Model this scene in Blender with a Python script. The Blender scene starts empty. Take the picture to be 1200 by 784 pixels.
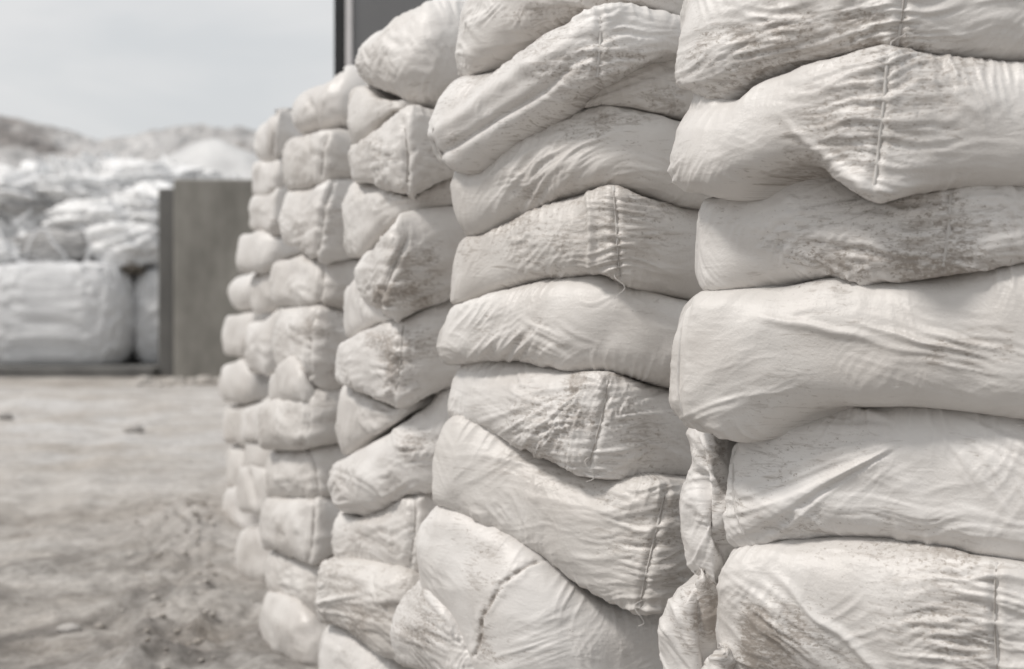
import bpy, math, random
import numpy as np
from math import radians as R_
from mathutils import Vector

SC = bpy.context.scene
COL = SC.collection
F = 1667.0          # focal length in photograph pixels (50 mm on a 36 mm sensor, 1200 px wide)
CZ = 1.3            # eye height
HY = 330.0          # horizon row in the photograph

# ------------------------------------------------------------------ camera
cam = bpy.data.cameras.new('camera')
cam.lens = 50; cam.sensor_width = 36; cam.sensor_fit = 'HORIZONTAL'
cam.shift_y = -(392 - HY) / 1200.0
cam.clip_start = 0.05; cam.clip_end = 1000
cam.dof.use_dof = True
cam.dof.focus_distance = 2.66
cam.dof.aperture_fstop = 3.1
camo = bpy.data.objects.new('camera', cam)
camo.location = (0, 0, CZ); camo.rotation_euler = (R_(90), 0, 0)
COL.objects.link(camo); SC.camera = camo

# ------------------------------------------------------------------ world, sun, exposure
SUN_EL, SUN_AZ = R_(54), R_(-106)      # azimuth clockwise from +Y (negative: to the left)
w = bpy.data.worlds.new('World'); SC.world = w; w.use_nodes = True
nt = w.node_tree; nt.nodes.clear()
out = nt.nodes.new('ShaderNodeOutputWorld'); bg = nt.nodes.new('ShaderNodeBackground')
sky = nt.nodes.new('ShaderNodeTexSky'); sky.sky_type = 'NISHITA'; sky.sun_disc = False
sky.sun_elevation = SUN_EL; sky.sun_rotation = SUN_AZ
sky.air_density = 1.0; sky.dust_density = 3.0
tc = nt.nodes.new('ShaderNodeTexCoord'); mp = nt.nodes.new('ShaderNodeMapping')
mp.inputs['Scale'].default_value = (1, 1, 3.2)
ns = nt.nodes.new('ShaderNodeTexNoise'); ns.inputs['Scale'].default_value = 4.5
ns.inputs['Detail'].default_value = 5; ns.inputs['Distortion'].default_value = .4
cr = nt.nodes.new('ShaderNodeValToRGB')
cr.color_ramp.elements[0].position = .38; cr.color_ramp.elements[0].color = (8.8, 9.0, 9.15, 1)
cr.color_ramp.elements[1].position = .60; cr.color_ramp.elements[1].color = (10.0, 10.0, 10.0, 1)
mix = nt.nodes.new('ShaderNodeMix'); mix.data_type = 'RGBA'; mix.inputs[0].default_value = .9
nt.links.new(tc.outputs['Generated'], mp.inputs[0]); nt.links.new(mp.outputs[0], ns.inputs['Vector'])
nt.links.new(ns.outputs['Fac'], cr.inputs[0])
nt.links.new(sky.outputs[0], mix.inputs[6]); nt.links.new(cr.outputs[0], mix.inputs[7])
nt.links.new(mix.outputs[2], bg.inputs[0]); bg.inputs[1].default_value = .0505
nt.links.new(bg.outputs[0], out.inputs[0])

sun = bpy.data.lights.new('sun', 'SUN'); sun.energy = 1.5; sun.angle = R_(10); sun.color = (1, .952, .90)
suno = bpy.data.objects.new('sun', sun)
d = Vector((math.sin(SUN_AZ) * math.cos(SUN_EL), math.cos(SUN_AZ) * math.cos(SUN_EL), math.sin(SUN_EL)))
suno.rotation_euler = d.to_track_quat('Z', 'Y').to_euler(); suno.location = (-6, -4, 9)
COL.objects.link(suno)
SC.view_settings.view_transform = 'Standard'; SC.view_settings.look = 'None'
SC.view_settings.exposure = 0.69; SC.view_settings.gamma = 1.0
SC.render.engine = 'CYCLES'
SC.cycles.use_denoising = True
SC.cycles.max_bounces = 6; SC.cycles.diffuse_bounces = 4

# ------------------------------------------------------------------ noise
def _h(ix, iy, seed):
    n = (ix.astype(np.int64) * 374761393 + iy.astype(np.int64) * 668265263 + seed * 974634777) & 0x7fffffff
    n = ((n ^ (n >> 13)) * 1274126177) & 0x7fffffff
    n = ((n ^ (n >> 16)) * 2246822519) & 0x7fffffff
    return (n ^ (n >> 15)) & 0xffff
def gn(x, y, seed=0):
    x = np.asarray(x, float); y = np.asarray(y, float)
    x, y = np.broadcast_arrays(x, y)
    ix = np.floor(x); iy = np.floor(y); fx = x - ix; fy = y - iy
    ux = fx * fx * fx * (fx * (fx * 6 - 15) + 10); uy = fy * fy * fy * (fy * (fy * 6 - 15) + 10)
    def g(a, b):
        t = _h(ix + a, iy + b, seed) * (2 * math.pi / 65536)
        return np.cos(t) * (fx - a) + np.sin(t) * (fy - b)
    a, b, c, e = g(0, 0), g(1, 0), g(0, 1), g(1, 1)
    return 1.5 * ((a + (b - a) * ux) * (1 - uy) + (c + (e - c) * ux) * uy)
def fbm(x, y, seed, octv=4, gain=.5):
    s = 0; a = 1
    for k in range(octv):
        s = s + a * gn(x * 2 ** k, y * 2 ** k, seed + k * 17); a *= gain
    return s
def ridge(n, p=2.0, k=1.7):
    return np.clip(1.09 - np.sqrt(n * n + .0036) * k, 0, 1) ** p
def fold(p, q, seed, pw=2.0, k=1.5):
    """long cloth creases along p, some of them missing, spacing uneven."""
    q = q + .5 * gn(p * .5, q * .3, seed + 3)
    return ridge(gn(p, q, seed), pw, k) * (.25 + .75 * ss(-.25, .3, gn(p * .6 + 3, q * .41, seed + 7)))
def ss(a, b, x):
    t = np.clip((x - a) / (b - a), 0, 1); return t * t * (3 - 2 * t)

# ------------------------------------------------------------------ materials
def newmat(name):
    m = bpy.data.materials.new(name); m.use_nodes = True
    return m, m.node_tree, m.node_tree.nodes['Principled BSDF']
def N(t, typ, **kw):
    n = t.nodes.new(typ)
    for k, v in kw.items():
        if k.startswith('i_'):
            n.inputs[k[2:].replace('_', ' ')].default_value = v
        else:
            setattr(n, k, v)
    return n
def ramp(t, src, p0, c0, p1, c1):
    r = t.nodes.new('ShaderNodeValToRGB')
    r.color_ramp.elements[0].position = p0; r.color_ramp.elements[0].color = c0
    r.color_ramp.elements[1].position = p1; r.color_ramp.elements[1].color = c1
    t.links.new(src, r.inputs[0]); return r
def mixc(t, fac, a, b, mode='MIX'):
    m = t.nodes.new('ShaderNodeMix'); m.data_type = 'RGBA'; m.blend_type = mode
    for i, v in ((0, fac), (6, a), (7, b)):
        if hasattr(v, 'is_linked'): t.links.new(v, m.inputs[i])
        else: m.inputs[i].default_value = v
    return m.outputs[2]
def math_(t, op, a, b=None, clamp=False):
    m = t.nodes.new('ShaderNodeMath'); m.operation = op; m.use_clamp = clamp
    for i, v in ((0, a), (1, b)):
        if v is None: continue
        if hasattr(v, 'is_linked'): t.links.new(v, m.inputs[i])
        else: m.inputs[i].default_value = v
    return m.outputs[0]
def W4(v, a=1): return (v[0], v[1], v[2], a)

def sack_material():
    m, t, b = newmat('dusty_white_woven_plastic')
    at = N(t, 'ShaderNodeAttribute', attribute_name='bagco')
    di = N(t, 'ShaderNodeAttribute', attribute_name='dirt')
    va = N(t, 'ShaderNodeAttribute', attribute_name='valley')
    oi = N(t, 'ShaderNodeObjectInfo')
    co = at.outputs['Vector']
    # broad tint
    n1 = N(t, 'ShaderNodeTexNoise', i_Scale=5.0, i_Detail=4.0); t.links.new(co, n1.inputs['Vector'])
    base = ramp(t, n1.outputs['Fac'], .35, (.62, .594, .569, 1), .65, (.74, .722, .703, 1)).outputs[0]
    tint = ramp(t, oi.outputs['Random'], 0, (.89, .88, .865, 1), 1, (1.0, 1.0, 1.0, 1)).outputs[0]
    base = mixc(t, 1.0, base, tint, 'MULTIPLY')
    # smeared grime: streaks stretched along the folds
    mp = N(t, 'ShaderNodeMapping'); mp.inputs['Scale'].default_value = (13, 75, 1); t.links.new(co, mp.inputs[0])
    n2 = N(t, 'ShaderNodeTexNoise', i_Scale=1.6, i_Detail=6.0, i_Roughness=.65, i_Distortion=.7); t.links.new(mp.outputs[0], n2.inputs['Vector'])
    mp3 = N(t, 'ShaderNodeMapping'); mp3.inputs['Scale'].default_value = (95, 190, 1); t.links.new(co, mp3.inputs[0])
    n3 = N(t, 'ShaderNodeTexNoise', i_Scale=1.0, i_Detail=6.0, i_Roughness=.72); t.links.new(mp3.outputs[0], n3.inputs['Vector'])
    # threshold falls where the dirt attribute is high
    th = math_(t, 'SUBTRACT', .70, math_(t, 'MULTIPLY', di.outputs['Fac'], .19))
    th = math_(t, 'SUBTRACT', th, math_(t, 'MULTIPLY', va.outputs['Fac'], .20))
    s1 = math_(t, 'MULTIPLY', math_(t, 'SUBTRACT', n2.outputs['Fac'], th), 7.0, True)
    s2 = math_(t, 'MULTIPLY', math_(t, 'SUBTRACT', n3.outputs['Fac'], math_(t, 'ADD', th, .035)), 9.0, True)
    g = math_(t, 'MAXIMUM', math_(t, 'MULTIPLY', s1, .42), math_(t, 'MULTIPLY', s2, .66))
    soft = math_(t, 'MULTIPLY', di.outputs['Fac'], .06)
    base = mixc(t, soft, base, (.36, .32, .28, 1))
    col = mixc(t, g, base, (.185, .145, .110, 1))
    t.links.new(col, b.inputs['Base Color'])
    r = ramp(t, n1.outputs['Fac'], .3, (.30, .30, .30, 1), .7, (.46, .46, .46, 1))
    t.links.new(r.outputs[0], b.inputs['Roughness'])
    b.inputs['Specular IOR Level'].default_value = .5
    # fine crinkle relief
    mp2 = N(t, 'ShaderNodeMapping'); mp2.inputs['Scale'].default_value = (16, 75, 1); t.links.new(co, mp2.inputs[0])
    n4 = N(t, 'ShaderNodeTexNoise', noise_type='RIDGED_MULTIFRACTAL', i_Scale=1.0, i_Detail=5.0, i_Distortion=.6); t.links.new(mp2.outputs[0], n4.inputs['Vector'])
    n5 = N(t, 'ShaderNodeTexNoise', i_Scale=190.0, i_Detail=4.0, i_Roughness=.7); t.links.new(co, n5.inputs['Vector'])
    hgt = math_(t, 'ADD', math_(t, 'MULTIPLY', n4.outputs[0], .45), math_(t, 'MULTIPLY', n5.outputs['Fac'], .7))
    mp4 = N(t, 'ShaderNodeMapping'); mp4.inputs['Rotation'].default_value = (0, 0, .75); mp4.inputs['Scale'].default_value = (18, 70, 1); t.links.new(co, mp4.inputs[0])
    n6 = N(t, 'ShaderNodeTexNoise', noise_type='RIDGED_MULTIFRACTAL', i_Scale=1.0, i_Detail=3.0, i_Distortion=.8); t.links.new(mp4.outputs[0], n6.inputs['Vector'])
    mk = N(t, 'ShaderNodeTexNoise', i_Scale=9.0, i_Detail=2.0); t.links.new(co, mk.inputs['Vector'])
    mkr = ramp(t, mk.outputs['Fac'], .42, (0, 0, 0, 1), .62, (1, 1, 1, 1)).outputs[0]
    hgt = math_(t, 'ADD', hgt, math_(t, 'MULTIPLY', math_(t, 'MULTIPLY', n6.outputs[0], mkr), .5))
    bp = N(t, 'ShaderNodeBump', i_Strength=.62, i_Distance=.0024); t.links.new(hgt, bp.inputs['Height'])
    t.links.new(bp.outputs[0], b.inputs['Normal'])
    return m
MAT_SACK = sack_material()

def simple(name, c0, c1, scale, rough=.8, bump=0.0, bdist=.01, detail=6, stretch=(1, 1, 1)):
    m, t, b = newmat(name)
    tc = N(t, 'ShaderNodeTexCoord'); mp = N(t, 'ShaderNodeMapping'); mp.inputs['Scale'].default_value = stretch
    t.links.new(tc.outputs['Object'], mp.inputs[0])
    n = N(t, 'ShaderNodeTexNoise', i_Scale=scale, i_Detail=detail, i_Roughness=.62); t.links.new(mp.outputs[0], n.inputs['Vector'])
    r = ramp(t, n.outputs['Fac'], .32, W4(c0), .68, W4(c1)); t.links.new(r.outputs[0], b.inputs['Base Color'])
    b.inputs['Roughness'].default_value = rough
    if bump:
        bp = N(t, 'ShaderNodeBump', i_Strength=bump, i_Distance=bdist); t.links.new(n.outputs['Fac'], bp.inputs['Height'])
        t.links.new(bp.outputs[0], b.inputs['Normal'])
    return m
MAT_SEAM = simple('sewn_hem', (.48, .455, .43), (.60, .585, .565), 60, .7, .3, .002)
MAT_STITCH = simple('stitch_thread', (.19, .165, .145), (.32, .29, .26), 80, .9)
MAT_CONC = simple('weathered_concrete', (.175, .168, .150), (.305, .292, .265), 2.6, .9, .25, .02, 9, (1, 1, .45))
MAT_CONC2 = simple('dark_concrete', (.11, .108, .103), (.19, .186, .177), 2.5, .9, .25, .02, 8, (1, 1, .4))
MAT_PLAST = simple('white_bulk_bag_fabric', (.61, .615, .625), (.73, .735, .74), 3, .6, .3, .02)
MAT_HEAP = simple('crumpled_white_plastic', (.76, .76, .755), (.85, .855, .86), 2.4, .6, .5, .05)
MAT_GREY = simple('grey_dirty_sheeting', (.34, .335, .33), (.52, .515, .51), 2.2, .75, .4, .04)
MAT_TIE = simple('brown_tie_cloth', (.10, .085, .07), (.2, .18, .155), 6, .9)
MAT_POWDER = simple('white_powder', (.5, .5, .5), (.66, .66, .655), 1.1, .95, .6, .1)
MAT_PANEL = simple('grey_coated_steel', (.155, .155, .157), (.185, .185, .188), 1.5, .35, 0)
MAT_BLACK = simple('black_edge_profile', (.012, .012, .013), (.02, .02, .021), 4, .5)
MAT_TRIM = simple('white_corner_strip', (.62, .60, .60), (.72, .70, .70), 4, .45)
MAT_STONE = simple('grey_stone', (.34, .32, .30), (.5, .48, .46), 30, .9, .5, .01)

def ground_mat():
    m, t, b = newmat('dusty_pale_earth')
    tc = N(t, 'ShaderNodeTexCoord'); co = tc.outputs['Object']
    def noise(scale, det, st=(1, 1, 1), rough=.6, dist=0):
        mp = N(t, 'ShaderNodeMapping'); mp.inputs['Scale'].default_value = st; t.links.new(co, mp.inputs[0])
        n = N(t, 'ShaderNodeTexNoise', i_Scale=scale, i_Detail=det, i_Roughness=rough, i_Distortion=dist)
        t.links.new(mp.outputs[0], n.inputs['Vector']); return n.outputs['Fac']
    a = noise(.9, 7, (.7, 1, 1), .65, .5)
    c = ramp(t, a, .36, (.53, .486, .44, 1), .62, (.72, .688, .65, 1)).outputs[0]
    # white powder drifts further out
    wp = N(t, 'ShaderNodeAttribute', attribute_name='powder')
    pn = noise(1.3, 7, (.55, 1, 1), .7, .8)
    pf = math_(t, 'MULTIPLY', ramp(t, pn, .40, (0, 0, 0, 1), .6, (1, 1, 1, 1)).outputs[0], wp.outputs['Fac'])
    c = mixc(t, pf, c, (.78, .77, .76, 1))
    # worn grey gravel
    gv = N(t, 'ShaderNodeAttribute', attribute_name='gravel')
    gn_ = noise(2.3, 8, (1, 1, 1), .7, .6)
    gf = math_(t, 'MULTIPLY', ramp(t, gn_, .36, (0, 0, 0, 1), .6, (1, 1, 1, 1)).outputs[0], gv.outputs['Fac'])
    c = mixc(t, gf, c, (.27, .256, .242, 1))
    c = mixc(t, .85, c, ramp(t, noise(3.2, 7, (.6, 1, 1), .7, .8), .40, (.76, .75, .74, 1), .57, (1.0, 1.0, 1.0, 1)).outputs[0], 'MULTIPLY')
    fine = noise(42, 6, (1, 1, 1), .75)
    c = mixc(t, .75, c, ramp(t, fine, .3, (.66, .65, .64, 1), .66, (1, 1, 1, 1)).outputs[0], 'MULTIPLY')
    c = mixc(t, .8, c, ramp(t, noise(15, 5, (1, 1, 1), .7), .36, (.70, .69, .68, 1), .58, (1, 1, 1, 1)).outputs[0], 'MULTIPLY')
    t.links.new(c, b.inputs['Base Color']); b.inputs['Roughness'].default_value = .95
    b.inputs['Specular IOR Level'].default_value = .2
    bp = N(t, 'ShaderNodeBump', i_Strength=.8, i_Distance=.02)
    hh = math_(t, 'ADD', fine, math_(t, 'MULTIPLY', noise(9, 5), .8)); t.links.new(hh, bp.inputs['Height'])
    t.links.new(bp.outputs[0], b.inputs['Normal'])
    return m
MAT_GROUND = ground_mat()

def hill_mat():
    m, t, b = newmat('spoil_hillside')
    tc = N(t, 'ShaderNodeTexCoord'); co = tc.outputs['Object']
    n = N(t, 'ShaderNodeTexNoise', i_Scale=.42, i_Detail=8.0, i_Roughness=.68, i_Distortion=.5); t.links.new(co, n.inputs['Vector'])
    c = ramp(t, n.outputs['Fac'], .36, (.40, .39, .383, 1), .56, (.64, .63, .622, 1)).outputs[0]
    n2 = N(t, 'ShaderNodeTexNoise', i_Scale=.17, i_Detail=6.0, i_Roughness=.6); t.links.new(co, n2.inputs['Vector'])
    c = mixc(t, ramp(t, n2.outputs['Fac'], .53, (0, 0, 0, 1), .62, (.8, .8, .8, 1)).outputs[0], c, (.24, .215, .2, 1))
    n3 = N(t, 'ShaderNodeTexNoise', i_Scale=1.3, i_Detail=6.0); t.links.new(co, n3.inputs['Vector'])
    c = mixc(t, .6, c, ramp(t, n3.outputs['Fac'], .3, (.6, .6, .6, 1), .65, (1, 1, 1, 1)).outputs[0], 'MULTIPLY')
    t.links.new(c, b.inputs['Base Color']); b.inputs['Roughness'].default_value = 1
    bp = N(t, 'ShaderNodeBump', i_Strength=1.0, i_Distance=.9); t.links.new(n3.outputs['Fac'], bp.inputs['Height'])
    t.links.new(bp.outputs[0], b.inputs['Normal'])
    return m
MAT_HILL = hill_mat()

# ------------------------------------------------------------------ mesh helpers
def mesh_np(name, V, quads, mat, parent=None, attrs=None, smooth=True, ngons=None):
    me = bpy.data.meshes.new(name)
    V = np.asarray(V, np.float32); quads = np.asarray(quads, np.int32).reshape(-1, 4)
    ngons = ngons or []
    loops = np.concatenate([quads.ravel()] + [np.asarray(g, np.int32) for g in ngons]) if len(ngons) else quads.ravel()
    tot = np.concatenate([np.full(len(quads), 4, np.int32), np.array([len(g) for g in ngons], np.int32)])
    st = np.concatenate([[0], np.cumsum(tot)[:-1]]).astype(np.int32)
    me.vertices.add(len(V)); me.vertices.foreach_set('co', V.ravel())
    me.loops.add(len(loops)); me.loops.foreach_set('vertex_index', loops.astype(np.int32))
    me.polygons.add(len(tot)); me.polygons.foreach_set('loop_start', st); me.polygons.foreach_set('loop_total', tot)
    me.polygons.foreach_set('use_smooth', np.full(len(tot), smooth, bool))
    me.update(calc_edges=True)
    for k, v in (attrs or {}).items():
        v = np.asarray(v, np.float32)
        if v.ndim == 2:
            a = me.attributes.new(k, 'FLOAT_VECTOR', 'POINT'); a.data.foreach_set('vector', v.ravel())
        else:
            a = me.attributes.new(k, 'FLOAT', 'POINT'); a.data.foreach_set('value', v)
    me.materials.append(mat)
    o = bpy.data.objects.new(name, me); COL.objects.link(o)
    if parent: o.parent = parent
    return o
def tag(o, label=None, cat=None, group=None, kind=None):
    if label: o['label'] = label
    if cat: o['category'] = cat
    if group: o['group'] = group
    if kind: o['kind'] = kind
    return o
def gridquads(nr, nc, wrap):
    i = np.arange(nr - 1)[:, None]; j = np.arange(nc if wrap else nc - 1)[None, :]
    j2 = (j + 1) % nc
    a = i * nc + j; b = i * nc + j2; c = (i + 1) * nc + j2; e = (i + 1) * nc + j
    return np.stack([np.broadcast_to(a, (nr - 1, j.shape[1])), b, c, e], -1).reshape(-1, 4)
def at(px, D): return (px - 600.0) * D / F, D
def zz(py, D): return CZ - (py - HY) * D / F

# ------------------------------------------------------------------ one sack
def outline(corners, fr, n=700):
    """closed plan outline from corner points; fr = how much of each side a corner's rounding takes."""
    P = np.array(corners, float); m = len(P); pts = []
    t = np.linspace(0, 1, 60)[:, None]
    for k in range(m):
        p, q, r = P[k - 1], P[k], P[(k + 1) % m]
        a = q + (p - q) * fr[k] * .5; c = q + (r - q) * fr[k] * .5
        a2 = q + (p - q) * fr[k] * .16; c2 = q + (r - q) * fr[k] * .16
        pts.append((1 - t) ** 3 * a + 3 * (1 - t) ** 2 * t * a2 + 3 * (1 - t) * t ** 2 * c2 + t ** 3 * c)
    P = np.concatenate(pts)
    dd = np.r_[0, np.cumsum(np.linalg.norm(np.diff(np.r_[P, P[:1]], axis=0), axis=1))]
    s = np.linspace(0, dd[-1], n, endpoint=False)
    return np.stack([np.interp(s, dd, np.r_[P[:, i], P[:1, i]]) for i in (0, 1)], 1)
def poly_dist(qx, qy, poly):
    best = np.full(qx.shape, 1e9)
    for (x0, y0), (x1, y1) in zip(poly[:-1], poly[1:]):
        dx, dy = x1 - x0, y1 - y0; l2 = dx * dx + dy * dy
        t = np.clip(((qx - x0) * dx + (qy - y0) * dy) / l2, 0, 1)
        best = np.minimum(best, np.hypot(qx - x0 - t * dx, qy - y0 - t * dy))
    return best

COUNT = [0]
WK = 1.35      # relief of the placed folds
def sack(label, top, bot, xl, L, R, E, back, fr=(.75, .45, .7), res=.008, d=.07, n=2.7, sag=.12, seams=(),
         W=(), dirt=(), group=None, amp=1.0, left=None, top_open=False, rid=True, crumple=1.0, stitch=True, name='sack',
         groove=.004, crack=(), mid=1.0, big=1.0, boxy=1.0):
    seed = COUNT[0] * 31 + 5; COUNT[0] += 1
    rx = R[0]
    cL, cR, cE = [np.array(at(*p)) for p in (L, R, E)]
    bL, bE = back
    xoff = 0.0
    for _ in range(4):
        cl = cL + [xoff, 0]
        O = outline([cl, cR, cE, cE + bE, cl + bL], (fr[0], fr[1], fr[2], .8, .8))
        ppx = 600 + O[:, 0] * F / O[:, 1]
        k = int(np.argmin(ppx)); xoff += (xl - ppx[k]) * O[k, 1] / F
    # resample: fine in front (from a little behind the left silhouette to E), coarse at the back
    O = np.roll(O, -k, axis=0)                                       # starts at the left silhouette
    if np.dot(O[30] - O[0], cR - O[0]) < np.dot(O[-30] - O[0], cR - O[0]): O = np.r_[O[:1], O[:0:-1]]
    seg = np.linalg.norm(np.diff(np.r_[O, O[:1]], axis=0), axis=1); arc = np.r_[0, np.cumsum(seg)]
    iE = int(np.argmin(np.linalg.norm(O - cE, axis=1))); aE = arc[iE]; tot = arc[-1]
    nf = max(12, int(aE / res)); nb = max(8, int((tot - aE - .1) / (res * 4))); nl = max(4, int(.1 / res))
    s = np.r_[np.linspace(0, aE, nf, endpoint=False), np.linspace(aE, tot - .1, nb, endpoint=False), np.linspace(tot - .1, tot, nl, endpoint=False)]
    Oc = np.r_[O, O[:1]]
    P = np.stack([np.interp(s, arc, Oc[:, i]) for i in (0, 1)], 1); nc = len(P)
    ppx = 600 + P[:, 0] * F / P[:, 1]
    # effective picture column along the front, held at the ends for the back
    back_m = s > aE
    sb = np.clip((s - aE) / (tot - aE), 0, 1)
    xE = ppx[nf - 1]
    qc = np.where(back_m, xE + (xl - xE) * ss(.1, .9, sb), ppx)
    depth = np.where(back_m, np.interp(sb, [0, 1], [P[nf - 1, 1], P[0, 1]]), P[:, 1]) + d * .55
    tp = np.array(top, float); bt = np.array(bot, float)
    def curve(pts, q):
        # smoothed interpolation
        xs = np.linspace(pts[0, 0] - 12, pts[-1, 0] + 12, 240); ys = np.interp(xs, pts[:, 0], pts[:, 1])
        wdt = max(1, int(.03 * 240)); ker = np.ones(2 * wdt + 1) / (2 * wdt + 1)
        ys = np.convolve(np.r_[np.full(wdt, ys[0]), ys, np.full(wdt, ys[-1])], ker, 'valid')
        return np.interp(q, xs, ys)
    zt = CZ - (curve(tp, qc) - HY) * depth / F; zb = CZ - (curve(bt, qc) - HY) * depth / F
    th_ = np.maximum(zt - zb, .03); zb = zb - .004; th_ = th_ + .004; zm = (zt + zb) / 2; zt = zm + th_ / 2; zb = zm - th_ / 2
    # local inset
    far = R[1] > 3.5
    wr = .075 * F / R[1]
    rdist = np.abs(qc - rx)
    rw = np.where(back_m, 0, np.exp(-(rdist / wr) ** 2)) if rid else np.zeros(nc)
    lw = np.exp(-(np.abs(qc - xl) / (.06 * F / L[1])) ** 2) * (0.0 if top_open else 1.0) * boxy
    dl = d * (1 - (.35 if far else .68) * rw) * (1 - .5 * lw) * np.clip(th_ / .15, .35, 1.25)
    nn_ = n + (.5 if far else 1.4) * rw + 1.1 * lw
    ctr = P.mean(0)
    dirc = ctr - P; ln = np.linalg.norm(dirc, axis=1, keepdims=True); dirc /= ln
    nrm2 = np.roll(P, -1, 0) - np.roll(P, 1, 0); nrm2 = np.stack([nrm2[:, 1], -nrm2[:, 0]], 1)
    nrm2 /= np.linalg.norm(nrm2, axis=1, keepdims=True) + 1e-9
    if np.mean((nrm2 * dirc).sum(1)) < 0: nrm2 = -nrm2
    for _ in range(3): nrm2 = (np.roll(nrm2, 1, 0) + nrm2 * 2 + np.roll(nrm2, -1, 0)); nrm2 /= np.linalg.norm(nrm2, axis=1, keepdims=True)
    inn = .6 * nrm2 + .4 * dirc; inn /= np.linalg.norm(inn, axis=1, keepdims=True)
    hmean = th_.mean()
    nr = max(10, int(hmean * 1.25 / res))
    tf = np.linspace(math.pi / 2, -math.pi / 2, 4001)
    pf = np.stack([d * np.abs(np.cos(tf)) ** (2 / n), hmean / 2 * np.sign(np.sin(tf)) * np.abs(np.sin(tf)) ** .8], 1)
    pa = np.r_[0, np.cumsum(np.linalg.norm(np.diff(pf, axis=0), axis=1))]
    th = np.interp(np.linspace(0, pa[-1], nr), pa, tf)
    rows = []
    cth = np.abs(np.cos(th))[:, None] ** (2 / nn_)[None, :]; sth = (np.sign(np.sin(th)) * np.abs(np.sin(th)) ** (2 / 2.5))[:, None]
    ins = dl[None, :] * (1 - cth)
    v = np.broadcast_to(sth, ins.shape)
    vz = v - sag * (1 - v * v)
    Z = zm[None, :] + vz * (th_ / 2)[None, :] * 1.0
    XY = P[None] + inn[None] * ins[..., None]
    V = np.concatenate([XY, Z[..., None]], -1)                        # nr x nc x 3
    # caps
    def cap(row, up):
        r_ = []
        c3 = row.mean(0)
        for f_ in (.25, .55, .85):
            q = row + (c3 - row) * f_
            if top_open and up: q = q + np.array([0, 0, .035]) * (1 - (1 - f_) ** 2)
            r_.append(q)
        return r_
    V = np.concatenate([np.stack(cap(V[0], True)[::-1]), V, np.stack(cap(V[-1], False))], 0)
    v = np.concatenate([np.ones((3, nc)), v, -np.ones((3, nc))], 0)
    NR = nr + 6
    du = np.roll(V, -1, 1) - np.roll(V, 1, 1); dv = np.empty_like(V); dv[1:-1] = V[2:] - V[:-2]; dv[0] = V[1] - V[0]; dv[-1] = V[-1] - V[-2]
    Nn = np.cross(du, dv); Nn /= np.linalg.norm(Nn, axis=2, keepdims=True) + 1e-12
    if (Nn[NR // 2, :, :2] * -inn).sum() < 0: Nn = -Nn
    # left silhouette tweak
    if left:
        la = np.array(left, float)
        qy = HY - (V[..., 2] - CZ) * F / V[..., 1]
        wl = np.clip(1 - np.abs(qc - xl) / max(60, (rx - xl) * .6), 0, 1)[None, :] ** 1.5
        V[..., 0] += (np.interp(qy, la[:, 1], la[:, 0]) - xl) * wl * V[..., 1] / F
    qx = 600 + V[..., 0] * F / V[..., 1]; qy = HY - (V[..., 2] - CZ) * F / V[..., 1]
    k = F / R[1]                                                       # picture px per metre near this sack
    front = np.where(back_m, .0, 1.0)[None, :] * np.ones((NR, 1))
    u = np.broadcast_to(s[None, :], (NR, nc)); z = V[..., 2]
    wu = u + .02 * gn(u * 9, z * 9, seed + 1) + .04 * gn(u * 3.3, z * 4, seed + 91); wz = z + .018 * gn(u * 9 + 7, z * 9, seed + 2) + .03 * gn(u * 3.3, z * 4, seed + 92)
    flat = np.clip(1 - np.abs(v) ** 8, 0, 1)
    disp = big * .008 * gn(wu * 4.5, wz * 7, seed + 3) + big * .004 * gn(wu * 12, wz * 14, seed + 4)
    cr = 0; vl = 0
    for q_, (an_, le, wd, hh) in enumerate(((4, .17, .017, .0040), (-24, .15, .021, .0042), (27, .15, .021, .0042), (-58, .12, .018, .0036), (62, .12, .018, .0036), (-10, .09, .0085, .0018), (14, .09, .0085, .0018), (-38, .07, .0065, .0013), (40, .07, .0065, .0013))):
        ca, sa = math.cos(math.radians(an_)), math.sin(math.radians(an_))
        p_ = wu * ca + wz * sa; o_ = -wu * sa + wz * ca
        mk = ss(.1, .6, gn(u * 5.5 + q_ * 3.1, z * 7.5, seed + 60 + q_))
        rg = fold(p_ / le, o_ / wd, seed + 70 + q_, 2.2)
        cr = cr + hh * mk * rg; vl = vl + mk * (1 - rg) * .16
    cr = mid * amp * crumple * (1.7 if R[1] > 3.5 else 1.25) * cr
    disp = disp + cr
    # pleats running in from the pressed edges
    dist_e = np.minimum(np.abs(1 - v), np.abs(1 + v)) * (th_ / 2)[None, :]
    pl = ridge(gn(wu / .030, wz / .16, seed + 9), 2.2) * np.exp(-dist_e / .035) * ss(-.2, .45, gn(u * 5.5, v * .8, seed + 10))
    disp = disp + .0070 * amp * pl
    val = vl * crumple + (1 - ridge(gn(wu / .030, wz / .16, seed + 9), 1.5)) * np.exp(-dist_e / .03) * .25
    if rid:
        ew = np.exp(-(np.abs(qx - rx) / (.115 * k)) ** 1.4) * front
        r1 = fold(wu / .20, wz / .020, seed + 11); r2 = fold(wu / .11, wz / .010, seed + 12)
        disp = disp + amp * ew * (.0078 * r1 + .0042 * r2)
        val = val + ew * (1 - r1) * .3
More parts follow.
